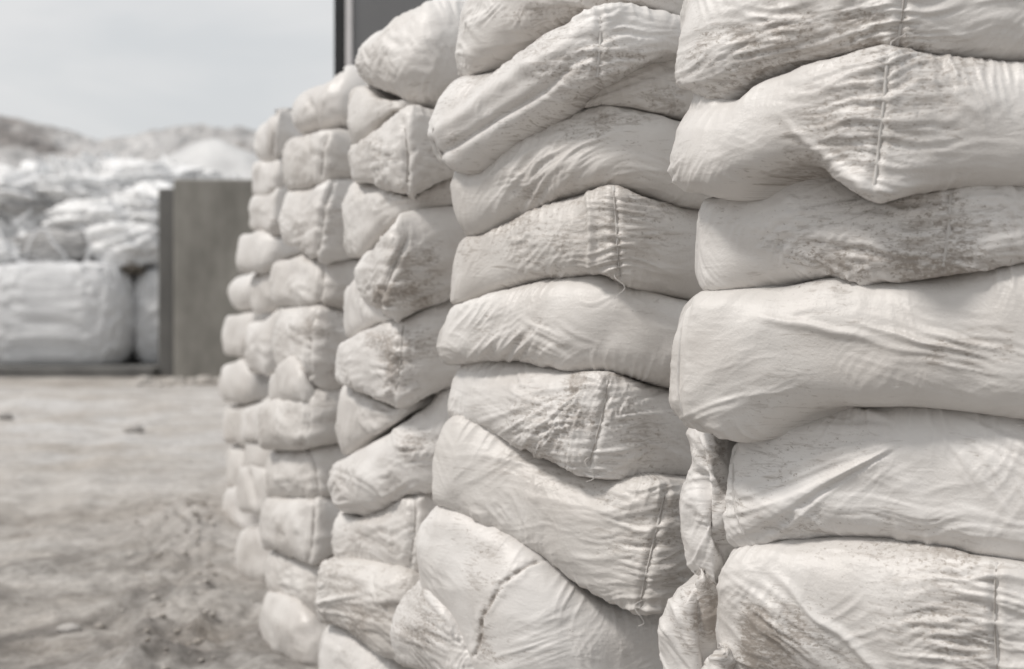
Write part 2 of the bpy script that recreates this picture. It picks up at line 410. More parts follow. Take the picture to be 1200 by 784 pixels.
    # folds seen in particular places: (cx, cy, along-fold angle deg, half length px, half width px, wavelength px, height mm[, bend])
    for q in W:
        if q[0] == 'fan':      # ('fan', fx, fy, angle0, angle1, r0, r1, waves, mm)
            _, fx, fy, g0, g1, r0, r1_, nw, mm = q
            rr = np.hypot(qx - fx, qy - fy); an = np.degrees(np.arctan2(qy - fy, qx - fx))
            gm, gh = (g0 + g1) / 2, abs(g1 - g0) / 2
            an = (an - gm + 180) % 360 - 180
            msk = np.exp(-(np.abs(an) / gh) ** 4) * ss(r0 * .6, r0 * 1.2 + 1, rr) * (1 - ss(r1_ * .7, r1_ * 1.15, rr))
            cc = an / (2 * gh) * nw + .35 * gn(rr / 90, an / 40, seed + 21)
            rg = .8 * fold(rr / (r1_ * 1.2), cc, seed + 20, 1.8) + .2 * fold(rr / (r1_ * .9), cc * 2, seed + 25)
        else:
            cx, cy, an, lp, lq, wl_, mm = q[:7]; bend = q[7] if len(q) > 7 else 0
            ca, sa = math.cos(math.radians(an)), math.sin(math.radians(an))
            p_ = (qx - cx) * ca + (qy - cy) * sa; o_ = -(qx - cx) * sa + (qy - cy) * ca
            o2 = o_ + bend * p_ * p_ + 5 * gn(qx / 55, qy / 55, seed + 22)
            msk = np.exp(-(np.abs(p_) / lp) ** 2.5 - (np.abs(o_) / lq) ** 2.5)
            if wl_ == 0:       # one single fold
                rg = np.exp(-(o2 / (lq * .35)) ** 2); msk = np.exp(-(np.abs(p_) / lp) ** 4)
            else:
                rg = .85 * fold(p_ / (lp * 1.5), o2 / wl_, seed + 23 + int(cx), 1.8) + .25 * fold(p_ / (lp * 1.1), o2 / wl_ * 2, seed + 24 + int(cx))
        disp = disp + front * msk * rg * mm * WK * (.95 if R[1] > 3.5 else 1) / 1000
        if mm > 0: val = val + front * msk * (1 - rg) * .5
    for sm in crack:
        pd = poly_dist(qx, qy, sm) / k
        lip = .6 + .8 * gn(qx / 9, qy / 9, seed + 44)
        disp = disp - front * lip * .007 * np.exp(-(pd / .0036) ** 2) + front * .0025 * np.exp(-((pd - .010) / .008) ** 2) * lip
        val = val + front * 1.3 * np.exp(-(pd / .006) ** 2) * lip
    for sm in seams:
        pd = poly_dist(qx, qy, sm) / k
        puck = .5 + .5 * gn(u * 6, z / .013, seed + 15)
        disp = disp + front * (-groove * np.exp(-(pd / .007) ** 2) + .003 * np.exp(-((pd - .014) / .008) ** 2) * puck)
    # dirt
    dm = .07 + .35 * np.clip(gn(u * 3.2, z * 5, seed + 30), 0, 1) + .25 * np.exp(-dist_e / .012)
    for cx, cy, sx, sy, a in dirt:  # mostly grime spots; a few paint shade into the colour
        e = ((qx - cx) / sx) ** 2 + ((qy - cy) / sy) ** 2
        dm = dm + front * a * np.exp(-e) * (.65 + .7 * gn(qx / 30, qy / 30, seed + 31))
    V = V + Nn * (disp * np.clip(.25 + flat, 0, 1))[..., None]
    quads = gridquads(NR, nc, True)[:, ::-1]
    ng = [list(range(nc)), list(range((NR - 1) * nc, NR * nc))[::-1]]
    bc = np.stack([u + seed * .37, z + seed * .11, np.full_like(u, seed * .5)], -1).reshape(-1, 3)
    o = mesh_np(name, V.reshape(-1, 3), quads, MAT_SACK, None,
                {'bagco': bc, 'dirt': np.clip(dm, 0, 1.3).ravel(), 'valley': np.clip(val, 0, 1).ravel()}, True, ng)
    tag(o, label, 'sack', group)
    # hems
    VV = V[3:-3, :nf]; NF = Nn[3:-3, :nf]; ax = 600 + VV[..., 0] * F / VV[..., 1]; ay = HY - (VV[..., 2] - CZ) * F / VV[..., 1]
    for sm in seams:
        pts = []; nn = []
        sl = np.r_[0, np.cumsum([math.dist(a, b) for a, b in zip(sm[:-1], sm[1:])])]
        for q in np.linspace(0, sl[-1], max(8, int(sl[-1] / k / .009))):
            x = np.interp(q, sl, [p[0] for p in sm]); y = np.interp(q, sl, [p[1] for p in sm])
            e = (ax - x) ** 2 + (ay - y) ** 2
            idx = np.argpartition(e.ravel(), 6)[:6]; wt = 1 / (e.ravel()[idx] + .3); wt /= wt.sum()
            pts.append((VV.reshape(-1, 3)[idx] * wt[:, None]).sum(0)); nn.append((NF.reshape(-1, 3)[idx] * wt[:, None]).sum(0))
        pts = np.array(pts); nn = np.array(nn)
        for _ in range(3):
            pts[1:-1] = (pts[:-2] + 2 * pts[1:-1] + pts[2:]) / 4
        nn /= np.linalg.norm(nn, axis=1, keepdims=True)
        tg = np.gradient(pts, axis=0); tg /= np.linalg.norm(tg, axis=1, keepdims=True) + 1e-9
        sd = np.cross(tg, nn); sd /= np.linalg.norm(sd, axis=1, keepdims=True) + 1e-9
        wdt = .0027
        wob = 1 + .35 * gn(np.arange(len(pts)) * .6, 0, seed)
        prof = [(-1.3, -.8), (-.9, .7), (0, 1.1), (.9, .7), (1.3, -.8)]
        VS = np.stack([pts + sd * (a * wdt * wob)[:, None] + nn * (b * .0024 * wob)[:, None] for a, b in prof], 1)
        so = mesh_np('seam', VS.reshape(-1, 3), gridquads(len(pts), 5, False), MAT_SEAM, o)
        if stitch:
            SV, SQ = [], []
            for i in range(1, len(pts) - 2, 1):
                if (_h(np.array([i]), np.array([3]), seed)[0] & 7) < 1: continue
                a_, b_ = pts[i], pts[i] + (pts[i + 1] - pts[i]) * .95
                base = len(SV)
                for p_ in (a_, b_):
                    for sx, up in ((-.0007, .0022), (-.0007, .0034), (.0007, .0034), (.0007, .0022)):
                        SV.append(p_ + sd[i] * sx + nn[i] * up)
                SQ += [[base, base + 1, base + 5, base + 4], [base + 1, base + 2, base + 6, base + 5], [base + 2, base + 3, base + 7, base + 6],
                       [base, base + 3, base + 2, base + 1], [base + 4, base + 5, base + 6, base + 7]]
            if SV: tag(mesh_np('stitching', SV, SQ, MAT_STITCH, so, smooth=False), kind='stuff')
    if seams and R[1] < 3.5 and stitch:
        p0, n0 = pts[-3], nn[-3]; q0 = sd[-3]; L_ = []
        for i in range(10):
            f_ = i / 9; L_.append(p0 + n0 * (.004 + .012 * math.sin(f_ * 2.6)) + np.array([0, 0, -.055 * f_]) + q0 * .012 * math.sin(f_ * 7 + seed))
        L_ = np.array(L_); a_ = np.linspace(0, 2 * math.pi, 4, endpoint=False)
        TV = L_[:, None] + .0011 * (np.cos(a_)[None, :, None] * q0 + np.sin(a_)[None, :, None] * n0)
        mesh_np('loose_thread', TV.reshape(-1, 3), gridquads(10, 4, True), MAT_SEAM, o)
    return o

# ------------------------------------------------------------------ the stacks
class Stack:
    def __init__(s, group, L, R, E, bL, bE, res, **kw):
        s.g, s.L, s.R, s.E, s.b, s.res, s.kw = group, L, R, E, (np.array(bL), np.array(bE)), res, kw
        s.soft = kw.pop('soft', 0)
    def __call__(s, label, xl, top, bot, rx=None, ex=None, dD=0, **k):
        L = (xl + 4, s.L[1] + dD); R = (rx or s.R[0], s.R[1] + dD); E = (ex or s.E[0], s.E[1] + dD)
        if s.soft:
            f = s.soft
            top = [(top[0][0], top[0][1] * (1 - f) + top[1][1] * f)] + list(top[1:]); bot = [(bot[0][0], bot[0][1] * (1 - f) + bot[1][1] * f)] + list(bot[1:])
        kw = dict(s.kw); kw.update(k)
        if 'res' not in kw: kw['res'] = s.res
        return sack(label, top, bot, xl, L, R, E, s.b, group=s.g, **kw)

S1 = Stack('sacks in the nearest stack', (795, 2.55), (1030, 2.25), (1340, 2.15), (.28, .45), (.2, .5), .0027, d=.08, n=2.7)
S2 = Stack('sacks in the second stack', (515, 3.45), (725, 3.0), (960, 3.3), (.40, .42), (.10, .45), .0029, d=.08, n=2.7)
S3 = Stack('sacks in the third stack', (395, 4.25), (480, 3.8), (610, 4.0), (.45, .50), (.10, .50), .0055, d=.078, boxy=.6, n=2.7)
S4 = Stack('sacks in the fourth stack', (320, 5.35), (378, 4.85), (480, 5.1), (.40, .50), (.10, .50), .0085, d=.075, boxy=.6, n=2.75, soft=.6)
S5 = Stack('sacks in the fifth stack', (290, 6.6), (320, 6.05), (375, 6.3), (.40, .50), (.10, .50), .012, d=.062, boxy=.7, n=3.0)
S6 = Stack('sacks in the farthest stack', (262, 7.9), (290, 7.35), (335, 7.6), (.40, .50), (.10, .50), .014, d=.062, boxy=.7, n=3.0)

# --- nearest stack, right of the picture
c1a = [(790, 98), (800, 113), (815, 124), (828, 122), (842, 106), (870, 93), (940, 74), (1000, 62), (1040, 56), (1060, 57), (1130, 67), (1200, 70), (1340, 72)]
c1b = [(800, 225), (818, 238), (835, 232), (852, 214), (900, 193), (940, 191), (975, 210), (1022, 238), (1080, 223), (1140, 216), (1200, 216), (1340, 212)]
c1c = [(815, 341), (860, 338), (930, 325), (970, 323), (1010, 328), (1060, 327), (1130, 316), (1200, 303), (1340, 285)]
c1d = [(787, 492), (800, 503), (850, 518), (870, 503), (920, 481), (970, 474), (1100, 473), (1200, 479), (1340, 490)]
c1e = [(850, 634), (900, 630), (960, 628), (1000, 630), (1060, 638), (1200, 661), (1340, 685)]
c1f = [(845, 800), (960, 806), (1060, 812), (1200, 815), (1340, 820)]
S1('topmost visible sack of the nearest stack, grimy wrinkled front and drooping left end', 795, [(790, -70), (1000, -95), (1340, -100)], c1a, rx=1055, dD=-.02,
   left=[(812, -60), (806, 0), (795, 60), (790, 95), (796, 112)], seams=[[(1062, -20), (1058, 20), (1052, 52)], ],
   W=[(940, 40, -14, 160, 40, 13, 7), (850, 85, -35, 70, 40, 13, 5)], dirt=[(980, 35, 110, 28, .75), (860, 60, 80, 40, .5), (1040, 30, 30, 40, .5)])
S1('clean sack with pale straight seam and sharp drooping corner, in the nearest stack', 789, c1a, c1b, rx=1030, dD=-.03, fr=(.8, .22, .7),
   left=[(806, 128), (793, 152), (787, 185), (788, 212), (802, 235)], seams=[[(1040, 64), (1036, 120), (1028, 190), (1023, 230)]], stitch=False, groove=.003,
   W=[(1150, 95, 62, 45, 90, 18, 5), (980, 190, 38, 75, 14, 0, 5), (985, 150, 5, 60, 70, 9, 2.2), (1085, 150, 3, 60, 70, 9, 2.2), (800, 200, -65, 40, 26, 9, 6)],
   dirt=[(915, 140, 45, 14, .6), (830, 200, 40, 20, .35)], crumple=.45)
S1('sack with long grimy horizontal folds under the drooping corner, in the nearest stack', 817, c1b, c1c, rx=1112, dD=.01, fr=(.45, .6, .7),
   seams=[[(1114, 228), (1112, 270), (1106, 312)]], groove=.003, stitch=False, mid=.8,
   W=[('fan', 840, 262, -22, 30, 60, 330, 16, 7), (1030, 290, 5, 140, 28, 14, 8), (1150, 260, -5, 70, 50, 12, 6)],
   dirt=[(1010, 308, 90, 13, .8), (1130, 285, 60, 34, .22), (960, 215, 60, 10, .3), (880, 320, 60, 10, .25), (1030, 240, 60, 12, .25)])
S1('plump sack with blunt hemmed left end and dirty crumple at right, nearest stack', 787, c1c, c1d[:6] + [(1060, 475), (1130, 480), (1200, 489), (1340, 503)], rx=1200, dD=-.04, fr=(.5, .8, .7), rid=False,
   left=[(803, 345), (794, 360), (787, 400), (786, 470), (792, 495)], seams=[[(806, 350), (797, 395), (794, 450), (800, 490), (835, 508)]], stitch=False, groove=.005, n=2.5,
   W=[(1120, 412, 15, 95, 34, 17, 11), (850, 485, -20, 80, 22, 14, 4), (960, 385, 10, 70, 14, 0, 5)],
   dirt=[(1110, 412, 75, 22, .95), (1170, 380, 45, 50, .6), (960, 385, 50, 16, .4), (820, 420, 30, 50, .3)], crumple=.3)
S1('sack with broad folds fanning across its front, second lowest of the nearest stack', 853, c1d, c1e, rx=1200, dD=.0, fr=(.45, .8, .7), rid=False, n=2.5,
   seams=[[(862, 530), (858, 560), (862, 600), (872, 626)]], stitch=False, groove=.003,
   W=[('fan', 1090, 505, 140, 200, 60, 290, 9, 10), ('fan', 1075, 470, 22, 58, 70, 230, 5, 8), (900, 600, 18, 80, 24, 18, 5), (1080, 610, 8, 130, 20, 15, 6)],
   dirt=[(1060, 612, 110, 16, .5), (900, 560, 40, 30, .25), (1060, 550, 40, 50, .3)], crumple=.5)
S1('sack with dark grime stripes across lower left, lowest seen of nearest stack', 843, c1e, c1f, rx=1168, dD=-.02, fr=(.4, .5, .7),
   seams=[[(1168, 660), (1166, 720), (1170, 800)]], groove=.005, n=2.6, left=[(850, 640), (843, 670), (842, 740), (848, 800)],
   W=[(905, 745, 40, 75, 52, 15, 8), (985, 745, 42, 90, 14, 0, 7), (1120, 740, 4, 60, 80, 15, 8), (960, 760, 36, 110, 26, 15, 7), (1000, 650, 4, 100, 14, 12, 4)],
   dirt=[(905, 735, 55, 40, 1.1), (880, 770, 40, 30, .9), (1120, 730, 40, 60, .35)], crumple=.5)

# --- second stack, in focus
c2a = [(533, 93), (580, 60), (640, 30), (690, 11), (720, 5), (760, 9), (808, 23), (960, 60)]
c2b = [(508, 200), (526, 207), (545, 187), (600, 152), (640, 133), (660, 119), (700, 95), (750, 76), (798, 60), (960, 40)]
c2c = [(535, 190), (600, 152), (640, 134), (690, 122), (740, 123), (780, 130), (815, 140), (960, 165)]
c2d = [(538, 278), (580, 256), (640, 233), (680, 222), (715, 216), (740, 225), (790, 234), (815, 239), (960, 262)]
c2e = [(523, 357), (560, 341), (620, 325), (690, 318), (712, 322), (730, 331), (760, 337), (800, 346), (960, 372)]
c2f = [(518, 424), (545, 419), (580, 420), (620, 429), (650, 436), (690, 434), (708, 434), (740, 441), (785, 451), (960, 475)]
c2g = [(524, 483), (560, 506), (600, 528), (640, 545), (680, 556), (720, 560), (760, 561), (812, 561), (960, 556)]
c2h = [(502, 587), (540, 607), (580, 631), (620, 656), (660, 682), (700, 706), (750, 718), (775, 713), (815, 695), (960, 650)]
c2i = [(500, 830), (560, 835), (640, 830), (775, 815), (960, 780)]
S2('topmost sack of the second stack, creased and cut off by the picture top', 533, [(533, -30), (620, -60), (760, -70), (960, -40)], c2a, fr=(.5, .8, .7), rid=False,
   left=[(546, 0), (540, 30), (533, 70), (533, 92)], W=[('fan', 820, 20, 160, 205, 60, 280, 12, 6), (790, 12, 20, 40, 12, 0, 5)], dirt=[(640, 20, 70, 20, .3)])
S2('sack with loose flap at left corner and one long fold, second stack', 504, c2a, c2b, rx=705, dD=-.05, fr=(.35, .7, .7),
   left=[(530, 92), (512, 115), (505, 142), (503, 160), (512, 188), (524, 204)],
   seams=[[(704, 20), (703, 55), (700, 90)], [(508, 152), (506, 165), (514, 185), (526, 203)]], stitch=False, groove=.004,
   W=[(590, 132, -33, 110, 16, 0, -13), (575, 110, -33, 120, 22, 0, 9), (670, 50, -8, 60, 42, 9, 6), (660, 75, -6, 60, 20, 8, 5), (740, 60, 8, 40, 26, 8, 3)],
   dirt=[(532, 168, 14, 14, .7), (740, 64, 40, 7, .5), (690, 40, 40, 30, .3), (640, 85, 60, 8, .4)], crumple=.6)
S2('thin wedge of sack squeezed between bulging ones, upper right of second stack', 590, c2b, c2c, rx=720, dD=.05, rid=False, d=.05,
   W=[('fan', 560, 165, -32, -8, 60, 320, 9, 6), (770, 100, 25, 60, 30, 9, 4)])
S2('sack with deep curved pleats at lower left, specked brown on top, second stack', 531, c2c, c2d, rx=735, dD=-.01, fr=(.4, .8, .7), rid=False,
   left=[(533, 196), (531, 220), (536, 255), (541, 274)], 
   W=[(620, 215, -52, 52, 95, 17, 9, -.003), (690, 180, -30, 40, 40, 12, 5, -.002), (690, 150, -12, 90, 14, 8, 5), (770, 200, 10, 50, 25, 8, 2)],
   dirt=[(735, 140, 50, 8, 1.1), (690, 160, 60, 14, .7), (750, 175, 45, 22, .6), (610, 205, 70, 22, .6), (720, 205, 14, 8, .7), (640, 230, 80, 8, .5)], crumple=.5)
S2('smooth sack with thin vertical stitched seam near the middle of second stack', 527, c2d, c2e, rx=724, dD=0, fr=(.4, .32, .7), left=[(537, 285), (531, 310), (527, 345), (524, 356)],
   seams=[[(719, 219), (722, 250), (724, 290), (728, 329)]], groove=.0042,
   W=[(610, 262, -50, 34, 75, 14, 5), (692, 262, 84, 60, 12, 0, 7), (755, 255, 6, 38, 40, 9, 4), (540, 290, -60, 30, 20, 9, 4), (650, 325, -60, 16, 60, 14, 4)],
   dirt=[(722, 300, 8, 40, .5), (690, 255, 25, 30, .25)], crumple=.4)
S2('sack with a bunched row of short pleats at lower left, second stack', 514, c2e, c2f, rx=735, dD=-.03, fr=(.45, .85, .7), rid=False, left=[(524, 362), (517, 385), (513, 407), (518, 424)],
   W=[(585, 392, -48, 42, 75, 14, 9, -.003), (655, 400, 28, 46, 26, 11, 5), (760, 360, 30, 60, 30, 14, 3)],
   dirt=[(640, 385, 60, 24, .4), (590, 395, 40, 20, .4), (715, 420, 60, 10, .35)], crumple=.45)
S2('sack with gathered spiky top corner and stitched band, dark creases beside, second stack', 525, c2f, c2g, rx=700, dD=.0, fr=(.45, .5, .7), left=[(540, 426), (532, 445), (526, 470), (524, 482)],
   seams=[[(712, 446), (708, 480), (700, 510), (690, 545)]], groove=.0042,
   W=[('fan', 690, 450, 105, 178, 15, 150, 13, 7), ('fan', 695, 490, -40, 45, 15, 110, 13, 6), ('fan', 695, 490, 140, 215, 15, 90, 13, 6), (590, 500, 30, 70, 20, 12, 3)],
   dirt=[(676, 448, 14, 16, 1.3), (690, 500, 30, 40, .7), (725, 442, 16, 5, 1.2), (610, 460, 50, 20, .4), (760, 470, 40, 30, .35), (740, 520, 50, 30, .3)], crumple=.9)
S2('sack slanting down to a sharp corner, stitched seam at its right, second stack', 503, c2g, c2h, rx=770, dD=-.04, fr=(.3, .3, .7), left=[(521, 487), (514, 520), (507, 560), (502, 586)],
   seams=[[(780, 576), (770, 620), (758, 670), (750, 712)]], groove=.0042,
   W=[(640, 560, 12, 110, 30, 11, 4), (730, 640, 6, 55, 55, 9, 5), (800, 640, 12, 40, 60, 9, 4), (580, 605, 60, 26, 90, 15, 5), (520, 540, 65, 50, 20, 14, 4)],
   dirt=[(735, 590, 40, 18, .7), (790, 610, 30, 60, .6), (740, 650, 40, 40, .4), (600, 640, 90, 10, .3)], crumple=.4)
S2('big sack with a curved dark crack and specks, lowest full sack of the second stack', 490, c2h, c2i, rx=640, dD=.02, fr=(.6, .9, .7), rid=False, n=2.4, left=[(500, 592), (490, 612), (487, 640), (494, 690), (520, 745), (545, 790)],
   crack=[[(640, 655), (618, 662), (600, 676), (590, 684), (578, 704), (566, 722), (562, 742), (556, 768)]],
   W=[(640, 748, -22, 60, 34, 13, 4), ],
   dirt=[(590, 685, 40, 22, .9), (570, 650, 60, 40, .6), (568, 730, 12, 40, 1.1), (690, 740, 70, 30, .5), (540, 640, 30, 50, .5), (590, 770, 40, 14, .9)], crumple=.35)
S2('crumpled sack bulging out at the foot of the second stack, left of the big one', 458, [(458, 690), (472, 668), (486, 654), (500, 660), (540, 730), (600, 790)], [(458, 770), (480, 782), (520, 800), (600, 830)], rx=560, ex=660, dD=.20, fr=(.9, .8, .7), rid=False,
   left=[(486, 652), (470, 695), (458, 742), (462, 765)], W=[('fan', 560, 770, 185, 245, 20, 120, 11, 8), (490, 720, 25, 60, 60, 13, 6)], dirt=[(500, 690, 30, 30, .5), (500, 750, 40, 30, .4)])
for a, b, q in ((830, 930, 'second sack from the ground in the second stack, under the cracked one'), (930, 1034, 'sack lying on the earth at the foot of the second stack')):
    S2(q, 490, [(490, a), (700, a + 4), (960, a)], [(490, b), (700, b), (960, b)], rx=650, dD=.03, rid=False, fr=(.7, .8, .7), res=.012)
for a, b, q in ((806, 960, 'third sack from the ground in the nearest stack'), (960, 1115, 'second sack from the ground in the nearest stack'), (1115, 1285, 'sack lying on the earth at the foot of the nearest stack')):
    S1(q, 845, [(845, a), (1340, a + 8)], [(845, b), (1340, b + 8)], rx=1150, rid=False, fr=(.6, .8, .7), res=.014)

# --- crumpled packing sacks hanging in the gap between the two nearest stacks
G1 = 'crumpled narrow sacks wedged between the two nearest stacks'
def wedge(label, xl, top, bot, left, right, W, D=2.62):
    L, Rr, E = (xl + 3, D + .05), ((xl + right) / 2 - 4, D - .02), (right, D + .05)
    return sack(label, top, bot, xl, L, Rr, E, (np.array((.03, .16)), np.array((-.01, .16))), fr=(.8, .5, .8), res=.0035, d=.03, n=2.0, left=left,
                W=W, group=G1, rid=False, crumple=.9, boxy=.3, dirt=[((xl + right) / 2, (top[0][1] + bot[0][1]) / 2, 26, 60, .8), ((xl + right) / 2 + 12, top[0][1] + 40, 14, 40, .4)], big=1.9)
wedge('crumpled narrow sack pinched at its lower end, hanging between the two nearest stacks', 797, [(797, 488), (825, 484), (880, 495)], [(797, 676), (825, 684), (880, 680)],
      [(804, 500), (806, 540), (799, 590), (797, 630), (806, 662), (818, 682)], 880, [(832, 600, 74, 80, 18, 0, -16, .0016), (822, 560, 58, 60, 34, 15, 9), (846, 620, 112, 60, 20, 13, 9), (850, 640, 75, 50, 20, 12, 6), (828, 530, 60, 30, 20, 12, 6)])
wedge('crumpled narrow sack with a deep vertical crease, below the pinched one between the stacks', 776, [(776, 676), (800, 670), (825, 668), (870, 680)], [(776, 830), (870, 830)],
      [(815, 674), (790, 690), (777, 712), (776, 760), (780, 830)], 868, [(824, 735, 78, 80, 18, 0, -16, -.0014), (800, 730, 66, 60, 30, 17, 9), (845, 700, 118, 50, 20, 12, 8), (838, 740, 80, 60, 14, 12, 7), (815, 685, 70, 20, 16, 8, 6)])
wedge('small torn crumpled sack end at the bottom edge beside the grime-striped sack', 822, [(822, 772), (838, 756), (862, 760)], [(822, 850), (866, 850)],
      [(836, 757), (826, 770), (822, 800)], 866, [(845, 780, 40, 30, 30, 10, 9)], D=2.5)

# --- third stack
c3a = [(420, 103), (430, 114), (445, 118), (470, 122), (495, 123), (508, 127), (540, 135), (610, 140)]
c3b = [(410, 176), (425, 160), (440, 142), (465, 126), (490, 123), (508, 127), (610, 140)]
c3c = [(413, 213), (440, 220), (478, 233), (500, 223), (522, 212), (560, 200), (610, 190)]
c3d = [(404, 300), (415, 299), (440, 272), (470, 251), (500, 244), (535, 241), (610, 245)]
c3e = [(417, 352), (430, 361), (448, 376), (460, 378), (490, 366), (525, 353), (610, 330)]
c3e2 = [(395, 402), (410, 388), (430, 377), (455, 375), (490, 366), (525, 354), (610, 332)]
c3f = [(394, 446), (410, 456), (440, 471), (458, 479), (490, 469), (533, 456), (610, 440)]
c3g = [(385, 540), (400, 527), (420, 514), (450, 499), (490, 478), (525, 460), (610, 430)]
c3h = [(388, 597), (405, 605), (418, 601), (440, 588), (465, 580), (500, 577), (610, 570)]
c3i = [(388, 652), (420, 658), (450, 664), (472, 668), (610, 690)]
c3j = [(372, 724), (400, 740), (430, 758), (470, 779), (610, 810)]
S3('round full sack on top of the third stack, against the grey metal wall', 419, [(419, 40), (440, 20), (460, 8), (490, -4), (520, -8), (545, -8), (610, 0)], c3a, rx=485, fr=(.95, .9, .8), rid=False, d=.12, n=2.1, dD=-.02, top_open=True,
   W=[(440, 85, 40, 26, 26, 9, 7), (520, 18, 60, 24, 24, 9, 6), (500, 110, 70, 14, 30, 8, 5)], dirt=[(445, 90, 14, 16, .5), (500, 95, 12, 8, .6)], crumple=1.2)
S3('sack half tucked behind, just under the round top sack of the third stack', 410, c3a, c3b, rx=470, ex=560, dD=.10, rid=False, d=.06, W=[(440, 135, -28, 40, 20, 8, 5)])
S3('sack with a dark stitched seam and pinched wrinkles, near the top of the third stack', 413, c3b, c3c, rx=476, dD=-.03, fr=(.8, .25, .6),
   seams=[[(474, 142), (477, 180), (477, 228)]], groove=.01, W=[('fan', 478, 180, 130, 215, 5, 55, 9, 11), ('fan', 476, 180, -40, 40, 5, 60, 8, 9)], dirt=[(500, 190, 25, 10, .4), (475, 210, 8, 16, .5)])
S3('mostly hidden sack showing a pale pleated left end, upper half of third stack', 404, c3c, c3d, rx=480, dD=.05, rid=False, d=.06, fr=(.5, .7, .6), W=[(430, 245, -40, 34, 34, 10, 5), (500, 232, -12, 40, 10, 6, 4)])
S3('sack with dark crumpled grimy side right of its seam, in third stack', 418, c3d, c3e, rx=452, dD=-.05, fr=(.75, .25, .6),
   seams=[[(475, 282), (462, 310), (452, 340), (447, 372)]], groove=.01, W=[(490, 315, -25, 50, 34, 10, 10), (470, 345, -10, 50, 20, 8, 6)],
   dirt=[(490, 310, 34, 26, 1.25), (475, 350, 40, 14, .8), (452, 350, 10, 26, .9)], crumple=.8, left=[(424, 290), (418, 315), (424, 345), (434, 364)])
S3('small hidden sack showing only its pale left end, at the middle of the third stack', 403, [(403, 335), (415, 322), (430, 330), (460, 360), (610, 370)], c3e2, rx=470, ex=560, dD=.10, rid=False, d=.06)
S3('rounded sack speckled brown along a central stitch line, in the third stack', 393, c3e2, c3f, rx=470, dD=-.03, fr=(.85, .6, .7), seams=[[(472, 382), (470, 420), (462, 468)]], groove=.0042,
   W=[(455, 430, 10, 34, 40, 8, 7)], dirt=[(465, 420, 24, 40, .95), (500, 410, 20, 26, .7), (430, 400, 20, 14, .4)])
S3('sack tucked back with few loose folds, above the tilted sack of third stack', 396, c3f, c3g, rx=470, ex=560, dD=.08, rid=False, d=.06, W=[(425, 478, 12, 34, 24, 9, 9)])
S3('long sack tilted up to the right with a frayed middle, in the third stack', 386, c3g, c3h, rx=490, dD=-.03, fr=(.45, .8, .6), rid=False, left=[(388, 545), (386, 565), (390, 590), (403, 605)],
   W=[(490, 520, 5, 24, 40, 8, 9), (420, 570, 25, 50, 26, 11, 5)], dirt=[(488, 520, 24, 26, .8), (420, 580, 30, 14, .4), (500, 550, 24, 20, .5)])
S3('sack with fine slanting wrinkles and a seam at its right, low in the third stack', 391, c3h, c3i, rx=486, dD=.02, fr=(.4, .3, .6), seams=[[(487, 582), (486, 620), (480, 662)]], groove=.007,
   W=[('fan', 500, 600, 150, 200, 10, 90, 10, 6), (430, 625, 25, 50, 22, 11, 5)], dirt=[(450, 640, 40, 10, .3)])
S3('broad sack with many horizontal creases and a grey lower half, low in the third stack', 372, c3i, c3j, rx=470, dD=-.03, fr=(.35, .5, .6), W=[(430, 700, 8, 50, 34, 9, 9), (400, 700, -10, 30, 6, 0, 8), (440, 740, 26, 40, 20, 9, 6)],
   dirt=[(430, 715, 50, 24, .5)])
S3('sack lying at the foot of the third stack', 374, c3j, [(374, 862), (610, 880)], rx=460, dD=.02, fr=(.4, .7, .6), rid=False, W=[(420, 760, 30, 50, 20, 11, 5)])

# --- fourth stack
c4a = [(340, 168), (355, 158), (375, 153), (400, 151), (418, 153), (480, 155)]
c4b = [(335, 225), (350, 222), (370, 213), (412, 207), (480, 200)]
c4c = [(330, 280), (342, 290), (365, 305), (380, 310), (415, 303), (480, 295)]
c4c2 = [(318, 312), (330, 302), (345, 297), (368, 306), (385, 308), (415, 303), (480, 296)]
c4d = [(318, 360), (350, 357), (378, 358), (402, 361), (480, 362)]
c4e = [(320, 424), (335, 438), (365, 453), (390, 459), (402, 457), (480, 454)]
c4f0 = [(304, 478), (315, 465), (330, 458), (350, 455), (375, 456), (400, 453), (480, 447)]
c4f = [(305, 520), (320, 527), (345, 525), (385, 521), (400, 519), (480, 515)]
c4g = [(312, 578), (350, 582), (390, 583), (480, 585)]
c4h = [(308, 635), (320, 644), (345, 655), (370, 660), (388, 650), (480, 630)]
c4i = [(310, 684), (325, 696), (340, 706), (375, 728), (480, 760)]
S4('smooth rounded sack on top of the fourth stack', 343, [(343, 112), (360, 97), (380, 86), (395, 81), (410, 77), (430, 75), (480, 80)], c4a, rx=385, fr=(.95, .9, .7), rid=False, d=.12, n=2.1, top_open=True, W=[(365, 130, 60, 20, 8, 0, -12)])
S4('sack with round brown stain right of its seam, second in fourth stack', 333, c4a, c4b, rx=379, dD=-.02, fr=(.8, .4, .6), seams=[[(384, 160), (378, 175), (376, 208)]], groove=.012, W=[(358, 180, 40, 20, 20, 8, 10)], dirt=[(388, 196, 8, 7, 1.4), (395, 175, 20, 8, .5)])
S4('large rounded sack with a slanted dark seam, third in the fourth stack', 330, c4b, c4c, rx=376, dD=-.04, fr=(.9, .3, .6), seams=[[(390, 214), (380, 245), (376, 275), (372, 303)]], groove=.012, W=[(365, 285, -20, 20, 20, 9, 8), (400, 250, 0, 20, 40, 11, 6)], dirt=[(374, 300, 6, 8, 1)])
S4('sack with horizontal wrinkles left of a straight seam, fourth in the fourth stack', 317, c4c2, c4d, rx=379, dD=-.01, fr=(.8, .5, .6), seams=[[(378, 312), (378, 335), (376, 356)]], groove=.012, W=[(358, 335, 4, 20, 24, 9, 11)], dirt=[(395, 352, 16, 6, .8)])
